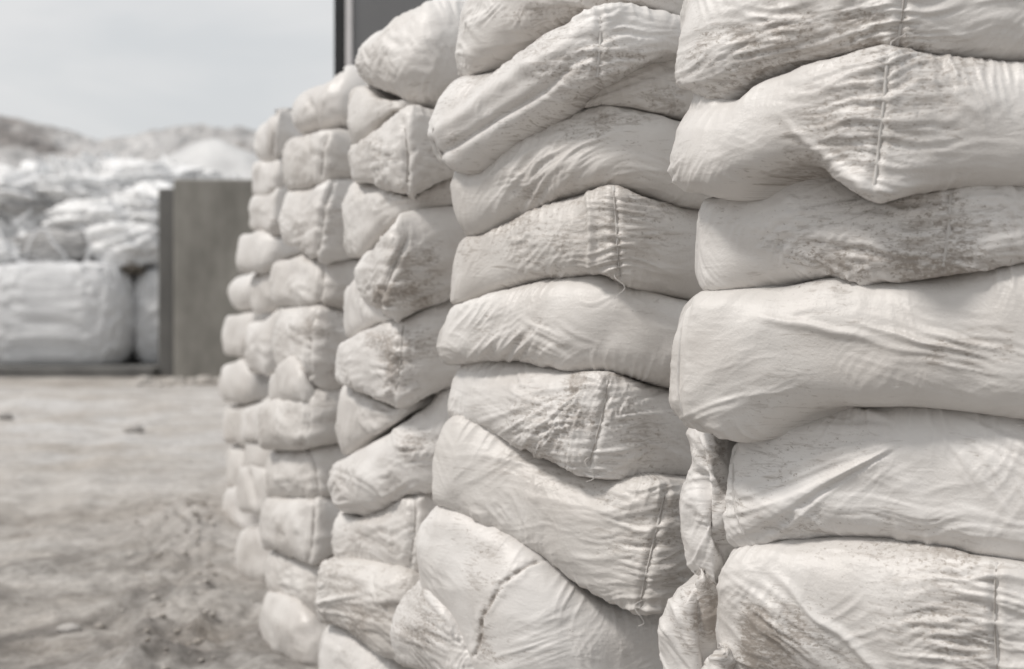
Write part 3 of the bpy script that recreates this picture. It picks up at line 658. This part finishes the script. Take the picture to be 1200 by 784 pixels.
S4('sack with a grimy puckered right side, fifth in the fourth stack', 322, c4d, c4e, rx=367, dD=-.03, fr=(.8, .4, .6), seams=[[(370, 364), (364, 385), (364, 440)]], groove=.012, W=[(348, 395, 30, 22, 26, 9, 10), (385, 390, -10, 20, 30, 9, 9)], dirt=[(385, 388, 12, 8, 1), (390, 430, 20, 12, .8), (362, 380, 6, 12, .8)])  # grime, plus a shaded triangle painted in at the lower right
S4('sack corner poking up in a white peak in front of the fourth stack', 316, [(316, 455), (322, 430), (331, 414), (340, 418), (352, 432), (368, 452), (380, 470), (480, 480)], [(316, 472), (340, 470), (365, 468), (480, 490)], rx=350, ex=410, dD=-.06, rid=False, d=.05, fr=(.7, .8, .7), W=[(335, 445, -10, 20, 20, 10, 8)])
S4('bulging sack with a pinched ear at its lower right, middle of the fourth stack', 303, c4f0, c4f, rx=362, dD=-.05, fr=(.85, .5, .6), seams=[[(363, 460), (362, 490), (358, 518)]], stitch=False, W=[(345, 500, 25, 24, 16, 9, 10), (385, 490, 0, 24, 26, 10, 6)], dirt=[(356, 515, 6, 6, 1)])
S4('sack with dark seam at its right and soft pinched fold, in fourth stack', 312, c4f, c4g, rx=367, dD=0, fr=(.4, .5, .6), seams=[[(362, 524), (368, 545), (373, 578)]], groove=.012, W=[(345, 560, -12, 24, 12, 9, 9)], dirt=[(370, 530, 16, 8, .5)])
S4('boxy sack with a faint seam, fourth from the ground in the fourth stack', 306, c4g, c4h, rx=367, dD=-.03, fr=(.35, .3, .6), seams=[[(368, 586), (366, 620), (364, 655)]], groove=.008, W=[(340, 630, 20, 30, 16, 11, 6)])
S4('sack with slanting creases, third from the ground in the fourth stack', 312, c4h, c4i, rx=370, dD=.02, fr=(.4, .5, .6), W=[(350, 680, 30, 26, 16, 10, 8)])
S4('sack resting on the earth at the foot of the fourth stack', 306, c4i, [(306, 750), (320, 768), (345, 784), (375, 792), (480, 800)], rx=360, dD=-.04, fr=(.7, .7, .6), rid=False, W=[(335, 740, 50, 30, 16, 12, 8)], dirt=[(330, 775, 30, 8, .9)])

# --- fifth stack
def s5(label, xl, top, bot, **k):
    top = [(top[0][0], top[0][1] * .1 + top[1][1] * .9)] + top[1:]; bot = [(bot[0][0], bot[0][1] * .1 + bot[1][1] * .9)] + bot[1:]
    return S5(label, xl, top, bot, **k)
s5('top sack of the fifth stack with a dark seam and shaded grey right side', 299, [(299, 150), (304, 143), (312, 134), (324, 128.5), (335, 128), (375, 131)], [(299, 190), (310, 190), (322, 187), (336, 184), (375, 180)], rx=321, fr=(.8, .3, .5), seams=[[(324, 130), (320, 150), (318, 184)]], groove=.015, d=.11, top_open=True, dirt=[(335, 160, 18, 20, .6)])  # the spot paints the shaded right side into the colour
s5('small round sack, second in the fifth stack', 296, [(297, 194), (310, 190), (322, 187), (336, 184), (375, 180)], [(297, 231), (308, 229), (320, 222), (336, 216), (375, 210)], rx=323, fr=(.9, .4, .5), dirt=[(330, 200, 10, 14, .6)])
s5('round sack with a puckered dark side, third in the fifth stack', 293, [(295, 236), (308, 229), (320, 222), (336, 216), (375, 210)], [(295, 268), (306, 268), (318, 275), (326, 277), (336, 273), (375, 268)], rx=318, fr=(.9, .4, .5), dirt=[(325, 262, 10, 16, .9)], dD=-.03)
s5('full sack jutting out to the left, fourth in the fifth stack', 278, [(278, 282), (286, 274), (297, 268), (318, 275), (336, 280), (375, 280)], [(278, 310), (290, 319), (298, 321), (318, 312), (336, 302), (375, 290)], rx=312, fr=(.95, .8, .6), rid=False, dD=-.05)
s5('egg-shaped sack half hidden by the fourth stack, fifth in the fifth stack', 294, [(294, 328), (302, 320), (312, 312), (325, 306), (375, 300)], [(294, 367), (310, 365), (325, 360), (375, 355)], rx=318, rid=False, fr=(.9, .8, .6))
s5('sack with dimpled folds, sixth in the fifth stack', 289, [(290, 385), (300, 376), (310, 368), (322, 361), (375, 355)], [(289, 430), (298, 436), (307, 440), (318, 436), (375, 430)], rx=314, rid=False, fr=(.8, .8, .6), W=[(305, 405, 40, 16, 16, 9, 16)], dD=-.03)
s5('sack leaning over the one beneath, seventh in the fifth stack', 283, [(283, 488), (292, 476), (305, 466), (325, 455), (375, 450)], [(283, 510), (296, 516), (310, 520), (375, 522)], rx=312, rid=False, fr=(.9, .8, .6), dD=-.04)
s5('small pale sack squeezed low between larger ones, eighth in the fifth stack', 286, [(286, 527), (297, 514), (312, 518), (375, 522)], [(286, 548), (312, 552), (375, 556)], rx=310, rid=False, fr=(.8, .8, .6), d=.06)
s5('sack with a deep middle dent, second from the ground in the fifth stack', 278, [(278, 556), (284, 545), (291, 539), (303, 545), (318, 552), (375, 556)], [(278, 590), (290, 600), (300, 606), (312, 606), (375, 604)], rx=308, rid=False, fr=(.8, .8, .6), W=[(296, 570, 75, 20, 7, 0, -25)], dD=-.03)
s5('big round sack standing on the earth at the foot of the fifth stack', 276, [(276, 635), (284, 618), (295, 607), (310, 604), (375, 604)], [(276, 664), (286, 680), (298, 691), (312, 696), (375, 700)], rx=306, rid=False, fr=(.95, .8, .6), d=.12, dirt=[(300, 688, 20, 8, .9), (290, 650, 8, 14, .6)], dD=-.04)

# --- farthest stack
def s6(label, xl, top, bot, **k):
    top = [(top[0][0], top[0][1] * .1 + top[1][1] * .9)] + top[1:]; bot = [(bot[0][0], bot[0][1] * .1 + bot[1][1] * .9)] + bot[1:]
    return S6(label, xl, top, bot, rid=False, **k)
s6('highest sack of the farthest stack, beside the concrete slab', 269, [(269, 328), (276, 321), (285, 317), (298, 320), (335, 325)], [(269, 358), (280, 364), (297, 365), (335, 366)], fr=(.95, .8, .6), d=.12, top_open=True)
s6('flat-ended sack, second in the farthest stack', 261, [(261, 376), (270, 369), (281, 366), (300, 365), (335, 366)], [(261, 408), (268, 416), (280, 418), (300, 412), (335, 410)], fr=(.6, .6, .6), dD=-.03)
s6('sack slumping to the right, third in the farthest stack', 258, [(258, 436), (264, 426), (275, 419), (288, 426), (305, 448), (335, 460)], [(258, 462), (266, 470), (280, 474), (300, 468), (335, 470)], fr=(.9, .8, .6), dD=-.06)
s6('brown stained sack, fourth in the farthest stack', 262, [(262, 480), (270, 475), (285, 474), (335, 472)], [(262, 508), (272, 518), (284, 527), (300, 525), (335, 520)], fr=(.8, .5, .6), dirt=[(280, 500, 10, 22, 1.2)])
s6('pale sack standing upright, second from the ground in the farthest stack', 266, [(266, 528), (273, 522), (285, 526), (335, 530)], [(266, 568), (285, 572), (335, 570)], fr=(.8, .8, .6), dD=.02)
s6('lowest sack of the farthest stack with earth heaped against it', 261, [(261, 586), (267, 570), (276, 566), (292, 574), (335, 575)], [(261, 618), (275, 628), (292, 634), (335, 640)], fr=(.9, .8, .6), dirt=[(275, 620, 20, 10, 1.0)], dD=-.05)

# ------------------------------------------------------------------ ground
def ground_z(x, y):
    near = 1 / (1 + (y / 16) ** 2)
    z = near * (.010 * fbm(x * .9, y * .6, 501, 3) + .015 * fbm(x * 6, y * 6, 502, 4, .6))
    # churned earth beside the stacks: along the line from (-1.0, 4.6) to (-1.7, 8)
    lx = -.98 - (y - 4.8) * .21
    dd = np.abs(x - lx + .18)
    ch = np.exp(-(dd / .30) ** 2) * ss(3.2, 4.6, y) * (1 - ss(7.6, 9.5, y))
    z = z + ch * (.038 * fbm(x * 5, y * 4, 503, 5, .6) + .012 + .018 * ridge(gn(x * 6, y * 5, 504)))
    # wheel ruts
    for ox in (-2.5, -4.1):
        c = ox - (y - 6) * .16 + .12 * gn(y * .25, ox, 505)
        z = z - .014 * np.exp(-((x - c) / .16) ** 2) * near * 2 + .009 * np.exp(-((x - c - .28) / .12) ** 2) * near * 2
    z = z + .10 * np.exp(-((x + 1.72) / .20) ** 2 - ((y - 7.55) / .35) ** 2) + .05 * np.exp(-((x + 1.25) / .16) ** 2 - ((y - 5.6) / .5) ** 2)
    return z - .012
def axis(segs):
    return np.unique(np.concatenate([np.linspace(a, b, n) for a, b, n in segs]).round(4))
gx = axis([(-400, -30, 20), (-30, -6, 50), (-6, -2.6, 100), (-2.6, -.4, 150), (-.4, 6, 50), (6, 30, 20), (30, 400, 16)])
gy = axis([(-60, 0, 20), (0, 4, 40), (4, 8.5, 260), (8.5, 22, 160), (22, 80, 40), (80, 600, 20)])
X, Y = np.meshgrid(gx, gy); Zg = ground_z(X, Y)
pw = 1.0 * ss(8.5, 12, Y) * (1 - ss(16.8, 18.2, Y)) + .4 * (1 - ss(8, 14, Y))
gv = (1 - ss(5.5, 8.5, Y + .9 * (X + 1.9) + .5 * gn(X * .8, Y * .8, 506))) * .9 + .35 * ss(16, 18, Y)
tag(mesh_np('ground', np.stack([X, Y, Zg], -1).reshape(-1, 3), gridquads(len(gy), len(gx), False), MAT_GROUND, None, {'powder': pw.ravel(), 'gravel': np.clip(gv, 0, 1).ravel()}), kind='structure')

# ------------------------------------------------------------------ lumps, clods and stones
def ico(sub=2):
    import bmesh
    bm = bmesh.new(); bmesh.ops.create_icosphere(bm, subdivisions=sub, radius=1)
    V = np.array([v.co[:] for v in bm.verts]); T = np.array([[v.index for v in f.verts] for f in bm.faces]); bm.free(); return V, T
I1, I2, I4 = ico(1), ico(2), ico(5)
def tri_mesh(name, V, T, mat, smooth=True, parent=None):
    me = bpy.data.meshes.new(name); me.from_pydata(np.asarray(V).tolist(), [], np.asarray(T).tolist())
    me.polygons.foreach_set('use_smooth', np.full(len(T), smooth, bool)); me.materials.append(mat)
    o = bpy.data.objects.new(name, me); COL.objects.link(o)
    if parent: o.parent = parent
    return o
rng = np.random.default_rng(7)
def scatter(name, n, fn, smin, smax, flat=.65):
    VS, TS = [], []; off = 0
    for _ in range(n):
        x, y = fn(); r = smin * (smax / smin) ** (rng.random() ** 2.2)
        V, T = I1 if r < .03 else I2
        q = V * r * (1 + .28 * gn(V[:, 0] * 2 + x * 9, V[:, 1] * 2 + V[:, 2] * 1.7 + y * 9, 77)[:, None]) * [1 + .4 * rng.random(), 1, flat]
        a = rng.random() * 6.3; c, s_ = math.cos(a), math.sin(a)
        q = np.stack([q[:, 0] * c - q[:, 1] * s_, q[:, 0] * s_ + q[:, 1] * c, q[:, 2]], 1)
        z = float(ground_z(np.array(x), np.array(y)))
        VS.append(q + [x, y, z + r * flat * .25]); TS.append(T + off); off += len(V)
    return tri_mesh(name, np.concatenate(VS), np.concatenate(TS), MAT_GROUND)
def by_stack():
    y = 4.3 + rng.random() ** .8 * 4.2; lx = -.98 - (y - 4.8) * .21
    return lx - .02 - abs(rng.normal()) * .16, y
tag(scatter('earth_clods', 300, by_stack, .005, .024), kind='stuff')
def field(): return -.9 - rng.random() * 4.5, 4.4 + rng.random() ** 1.6 * 11
tag(scatter('gravel', 420, field, .003, .010), kind='stuff')
def by_slab(): return -4.9 + rng.random() * 1.6, 18.0 + rng.random() * .9
tag(scatter('rubble', 160, by_slab, .02, .10), kind='stuff')
def stone(px, py, r, label, sq=.6):
    D = CZ * F / (py - HY); x, y = at(px, D)
    V, T = I2; q = V * r * (1 + .22 * gn(V[:, 0] * 1.6 + px, V[:, 1] * 1.6 + V[:, 2] * 1.3, 78)[:, None]) * [1.35, 1, sq]
    o = tri_mesh('stone', q, T, MAT_STONE); o.location = (x, y, float(ground_z(np.array(x), np.array(y))) + r * sq * .6)
    tag(o, label, 'stone', 'loose stones on the yard')
stone(81, 735, .034, 'small rounded stone alone on the grey ground at the lower left')
stone(156, 506, .07, 'small dark stone on the white powdery ground in the middle distance')
stone(4, 490, .07, 'small dark stone at the left edge of the powdery ground')

# ------------------------------------------------------------------ boxes with a slight bevel and uneven faces
def box(name, x0, x1, y0, y1, z0, z1, mat, parent=None, bev=.012, seg=2):
    import bmesh
    bm = bmesh.new(); bmesh.ops.create_cube(bm, size=1)
    c = Vector(((x0 + x1) / 2, (y0 + y1) / 2, (z0 + z1) / 2))
    for v in bm.verts: v.co = Vector((v.co.x * (x1 - x0), v.co.y * (y1 - y0), v.co.z * (z1 - z0)))
    if bev: bmesh.ops.bevel(bm, geom=bm.edges[:], offset=bev, segments=seg, affect='EDGES', profile=.6)
    me = bpy.data.meshes.new(name); bm.to_mesh(me); bm.free(); me.materials.append(mat)
    o = bpy.data.objects.new(name, me); COL.objects.link(o); o.location = c
    if parent: o.parent = parent
    return o

# ------------------------------------------------------------------ concrete slabs and ledge
x0, _ = at(203, 19.2); x1, _ = at(338, 19.2)
sl = box('concrete_slab', x0, x1, 19.2, 19.55, -.05, zz(210, 19.2), MAT_CONC, bev=.03)
tag(sl, 'tall upright concrete slab with dark vertical stains, beside the farthest sacks', 'slab', 'upright concrete slabs')
x0, _ = at(190, 20.0); x1, _ = at(330, 20.0)
sl = box('concrete_slab', x0, x1, 19.75, 20.1, -.05, zz(222, 20.0), MAT_CONC2, bev=.03)
tag(sl, 'slightly shorter dark concrete slab edge showing behind the tall slab\'s left side', 'slab', 'upright concrete slabs')
lg = box('concrete_ledge', -22, -4.92, 19.5, 27, -.4, .118, MAT_CONC2, bev=.02)
tag(lg, kind='structure')

# ------------------------------------------------------------------ bulk bags
def bulk_bag(label, px0, px1, D, ztop, seed):
    xa, xb = at(px0, D)[0], at(px1, D)[0]; w_ = xb - xa; dp = min(w_, 1.5); zb = .118
    n1, nr = 200, 60
    a = np.linspace(0, 2 * math.pi, n1, endpoint=False)
    ex = .44
    cx, sx = np.cos(a), np.sin(a)
    O = np.stack([np.sign(cx) * np.abs(cx) ** ex * w_ / 2, np.sign(sx) * np.abs(sx) ** ex * dp / 2], 1)
    t = np.linspace(0, 1, nr)
    prof = 1 - .11 * (1 - t) ** 8 * 1.2 - .13 * t ** 7 + .05 * np.sin(t * math.pi)
    V = np.concatenate([O[None] * prof[:, None, None], np.broadcast_to((t * (ztop - zb))[:, None, None], (nr, n1, 1))], -1)
    aa, tt = np.meshgrid(a, t)
    r = .02 * gn(aa * 5, tt * 9, seed) + .012 * ridge(gn(aa * 2.5 + tt * 2, tt * 5 + aa * 1.3, seed + 1)) + .014 * ridge(gn(aa * 9 + tt * 5, tt * 13 - aa * 3, seed + 2)) + .03 * ridge(gn(aa * 16, tt * 2, seed + 4)) * t[:, None] ** 3
    nrm = np.stack([np.cos(aa), np.sin(aa), 0 * aa], -1); V = V + nrm * r[..., None]
    V[-1] += [0, 0, .01]; top = [V[-1] * [f, f, 1] + [0, 0, .10 * (1 - f)] + np.stack([0 * a, 0 * a, .05 * gn(a * 3, f * 9, seed + 3)], 1) for f in (.8, .55, .25)]
    V = np.concatenate([V, np.stack(top)], 0)
    o = mesh_np('bulk_bag', V.reshape(-1, 3), gridquads(nr + 3, n1, True), MAT_PLAST, ngons=[list(range((nr + 2) * n1, (nr + 3) * n1)), list(range(n1))[::-1]])
    o.location = ((xa + xb) / 2, D + dp / 2, zb)
    tag(o, label, 'bulk bag', 'white bulk bags on the concrete ledge')
    return o
bulk_bag('wide white bulk bag with sagging horizontal folds, at the left edge of the yard', -32, 143, 20.0, zz(312, 20.0), 91)
bulk_bag('white bulk bag partly hidden behind the upright concrete slabs', 149, 270, 20.4, zz(318, 20.4), 92)
bulk_bag('white bulk bag farther left on the concrete ledge, out of the picture', -190, -38, 20.1, zz(318, 20.1), 93)

# heap of discarded plastic on and behind the bags
def heap():
    xs = np.linspace(-15, -4.2, 330); ts = np.linspace(0, 1, 190)
    Xh, T = np.meshgrid(xs, ts)
    front = zz(318, 20.8); top = 3.2 + .28 * gn(xs * .55, 0, 61) + .14 * gn(xs * 1.6, 3, 62) - .35 * ss(-5.6, -4.6, xs)
    Yh = 20.75 + T * 2.1
    Zh = front - .1 + (top[None, :] - front) * np.sin(np.clip(T, 0, 1) * math.pi * .62) / math.sin(math.pi * .5)
    wx = Xh + .45 * gn(Xh * .9, T * 2.6, 63); wt = T * 2.8 + .45 * gn(Xh * .8, T * 2.5, 64)
    h = .24 * ridge(gn(wx * 1.5, wt * 1.8, 65), 1.4) + .22 * ridge(gn(wx * 3.4 + wt, wt * 3.6, 66), 1.4) + .10 * ridge(gn(wx * 8, wt * 8 + wx * 2, 67)) - .22
    nrm = np.array([0, -.75, .66])
    V = np.stack([Xh, Yh, Zh], -1) + nrm * h[..., None] * ss(0, .06, T)[..., None]
    V = np.concatenate([V, (V[-1] + [0, 1.5, 0])[None] * [1, 1, 0] + [0, 0, .1], ], 0)
    return mesh_np('plastic_heap', V.reshape(-1, 3), gridquads(191, 330, False), MAT_HEAP)
tag(heap(), kind='stuff')

def crumpled(label, px, py, D, sx, sy, sz, seed, mat=MAT_HEAP, name='crumpled_bag', cat='empty bag', grp='empty bags thrown on the heap'):
    D = 20.5 + (D - 20.5) * .62; V, T = I4; x, y = at(px, D)
    n = 1 + .25 * gn(V[:, 0] * 1.4 + seed, V[:, 1] * 1.4 + V[:, 2] * 1.1, seed) + .30 * (ridge(gn(V[:, 0] * 1.5 + V[:, 1], V[:, 2] * 2.2 + V[:, 1] * .8, seed + 1), 1.4) - .4) + .16 * (ridge(gn(V[:, 0] * 6 - V[:, 1] * 2, V[:, 2] * 6 + V[:, 1], seed + 2)) - .4)
    o = tri_mesh(name, V * n[:, None] * [sx * 1.15, sy * .8, sz * .72], T, mat); o.location = (x, y, zz(py, D))
    return tag(o, label, cat, grp)
crumpled('crumpled white bag drooping over the gap between the two bulk bags', 148, 290, 20.75, .50, .34, .46, 11)
crumpled('crumpled white bag lying above the drooping one, left of the concrete slabs', 176, 252, 21.6, .60, .6, .55, 12)
crumpled('pale empty bag sitting high in the middle of the heap', 92, 226, 22.3, .95, .7, .34, 13)
crumpled('crumpled white bag at the left edge of the heap, beside the dark hollow', 2, 228, 21.9, .7, .6, .45, 14)
crumpled('flattened white bag lying across the heap right of the grey sheeting', 118, 262, 21.25, .6, .45, .42, 15)
crumpled('white empty bag on the heap crest near the powder mound', 166, 214, 22.9, .8, .6, .4, 16)
crumpled('white bag rolled up on the heap at the left picture edge, low down', -14, 300, 20.7, .5, .35, .32, 17)
crumpled('dark grey crumpled sheeting in the middle of the loops of white strap', 68, 290, 20.62, .54, .22, .30, 18, MAT_GREY, 'sheeting', 'sheeting', 'grey sheeting among the white plastic')
crumpled('small dark grey sheeting in the hollow at the upper left of the heap', 26, 242, 21.35, .26, .2, .13, 19, MAT_GREY, 'sheeting', 'sheeting', 'grey sheeting among the white plastic')
crumpled('small brown knotted cloth stuffed between the two bulk bags', 152, 316, 20.35, .17, .15, .09, 20, MAT_TIE, 'tie_cloth', 'cloth', None)

def scraps():
    V0, T0 = ico(3); VS, TS = [], []
    for k in range(150):
        x = -13.5 + rng.random() * 8.3; t = rng.random() ** 1.2
        z = 1.5 + (1.45 - .5 * float(ss(-6.6, -5.4, x))) * math.sin(t * math.pi * .5); y = 20.55 + t * 2.0 - rng.random() * .1
        r = .07 + .17 * rng.random() ** 1.6; sd = 900 + k * 3
        n = 1 + .5 * gn(V0[:, 0] * 1.5 + k, V0[:, 1] * 1.5 + V0[:, 2], sd) + .6 * (ridge(gn(V0[:, 0] * 2.2 + V0[:, 1] + k, V0[:, 2] * 2.6, sd + 1)) - .4)
        q = V0 * n[:, None] * [r * (.8 + rng.random()), r * .7, r * (.5 + .6 * rng.random())]
        a = rng.normal() * .6; c_, s_ = math.cos(a), math.sin(a)
        q = np.stack([q[:, 0] * c_ - q[:, 2] * s_, q[:, 1], q[:, 0] * s_ + q[:, 2] * c_], 1)
        VS.append(q + [x, y, z]); TS.append(T0 + k * len(V0))
    return tri_mesh('plastic_scraps', np.concatenate(VS), np.concatenate(TS), MAT_HEAP)
tag(scraps(), kind='stuff')

def tube(name, pts, r, mat, seg=8):
    P = np.array(pts, float)
    k = np.linspace(0, len(P) - 1, (len(P) - 1) * 6 + 1)
    Q = np.stack([np.interp(k, np.arange(len(P)), P[:, i]) for i in range(3)], 1)
    for _ in range(8): Q[1:-1] = (Q[:-2] + 2 * Q[1:-1] + Q[2:]) / 4
    t = np.gradient(Q, axis=0); t /= np.linalg.norm(t, axis=1, keepdims=True) + 1e-9
    up = np.array([0, -1., 0.01]); s1 = np.cross(t, up); s1 /= np.linalg.norm(s1, axis=1, keepdims=True) + 1e-9; s2 = np.cross(s1, t)
    a = np.linspace(0, 2 * math.pi, seg, endpoint=False)
    rr = r * (1 + .3 * gn(np.arange(len(Q)) * .5, 1, 3))[:, None, None]
    V = Q[:, None] + rr * (np.cos(a)[None, :, None] * s1[:, None] + .6 * np.sin(a)[None, :, None] * s2[:, None])
    return mesh_np(name, V.reshape(-1, 3), gridquads(len(Q), seg, True), mat, ngons=[list(range(seg)), list(range((len(Q) - 1) * seg, len(Q) * seg))])
def strap(label, pp, D, r=.024):
    o = tube('lifting_strap', [(at(px, D + dd)[0], D + dd, zz(py, D + dd)) for px, py, dd in pp], r, MAT_PLAST)
    tag(o, label, 'strap', 'white lifting straps on the heap')
strap('looped white strap in front of the grey sheeting on the heap', [(30, 303, .1), (34, 284, 0), (44, 268, 0), (56, 270, 0), (60, 283, -.02), (74, 296, -.02), (80, 306, .1)], 20.36)
strap('long white strap curving from the left edge under the grey sheeting', [(-6, 262, .2), (4, 282, .05), (12, 300, 0), (30, 309, -.02), (60, 312, -.02), (84, 312, 0)], 20.36)
strap('white strap slanting up from the grey sheeting to the top of the hollow', [(16, 264, .1), (30, 252, .1), (44, 240, .3), (58, 232, .7)], 20.7)
strap('white strap hanging at the right of the grey sheeting', [(92, 262, .3), (104, 278, .1), (106, 296, 0), (98, 311, 0)], 20.42)

# ------------------------------------------------------------------ mounds behind
def mound(name, cx, cy, rx, ry, h, mat, seed, pw=1.15):
    n = 150; a = np.linspace(-1, 1, n); A, B = np.meshgrid(a, a)
    rr = np.sqrt(A * A + B * B); ang = np.arctan2(B, A)
    rs = np.sqrt(rr * rr + .003)
    z = h * np.clip(1 - rs * (1 + .10 * gn(np.cos(ang) * 2, np.sin(ang) * 2, seed)), 0, 1) ** pw + .05 * h * fbm(A * 3, B * 3, seed + 1, 4) * (rr < 1)
    z = z - .1
    return tag(mesh_np(name, np.stack([cx + A * rx, cy + B * ry, z], -1).reshape(-1, 3), gridquads(n, n, False), mat), kind='structure')
mound('powder_mound', at(246, 33)[0], 33, 8.2, 6.4, zz(143, 33), MAT_POWDER, 201, 1.1)

def hills():
    sk = np.array([(-900, 90), (-500, 100), (-200, 118), (-60, 128), (0, 134), (60, 146), (100, 159), (128, 171), (150, 165), (200, 154), (250, 150), (300, 154), (360, 168), (600, 150), (900, 170), (1500, 130), (2400, 120)], float)
    px = np.linspace(-900, 2400, 560); D = 62.0
    ys = np.interp(px, sk[:, 0], sk[:, 1])
    for _ in range(4): ys[1:-1] = (ys[:-2] + ys[1:-1] * 2 + ys[2:]) / 4
    crest = CZ - (ys - HY) * D / F
    ts = np.linspace(0, 1.7, 150)
    X0 = (px - 600) * D / F
    Xh, T = np.meshgrid(X0, ts)
    Yh = 40 + T * (D - 40) + 0 * Xh
    prof = np.where(T <= 1, np.sin(T * math.pi / 2) ** 1.15, 1 - .75 * (T - 1) ** 2)
    Z = crest[None, :] * prof + prof * (1 - np.exp(-((T - 1) / .16) ** 2)) * (.5 * fbm(Xh * .18, Yh * .18, 301, 6, .6) + .35 * ridge(gn(Xh * .3, Yh * .22, 302)) + .3 * ridge(gn(Xh * .9, Yh * .6, 304)) - .4) + np.where(T > .02, .12 * fbm(Xh * .8, Yh * .8, 303, 3), 0)
    return mesh_np('hills', np.stack([Xh, Yh, Z - .1], -1).reshape(-1, 3), gridquads(150, 560, False), MAT_HILL)
tag(hills(), kind='structure')

# ------------------------------------------------------------------ grey metal building behind the stacks
b = bpy.data.objects.new('metal_building', None); COL.objects.link(b)
DB = 9.0; xa = at(391.5, DB)[0]
tag(b, 'dark grey steel-clad building with a white corner strip, behind the sack stacks', 'building')
hb = 4.6
box('wall', xa + .075, xa + 6.2, DB + .02, DB + 4, -.1, hb, MAT_PANEL, b, .004)
box('edge_profile', xa, xa + .072, DB - .01, DB + .20, -.1, hb, MAT_BLACK, b, .006)
box('corner_strip', xa + .0745, xa + .118, DB - .025, DB + .018, -.1, hb, MAT_TRIM, b, .006)
for i in range(5):
    box('wall_panel', xa + .122 + i * 1.2, xa + .122 + i * 1.2 + 1.19, DB - .012, DB + .018, -.1, hb, MAT_PANEL, b, .004)
box('roof', xa - .1, xa + 6.3, DB - .12, DB + 4.1, hb + .003, hb + .16, MAT_BLACK, b, .02)
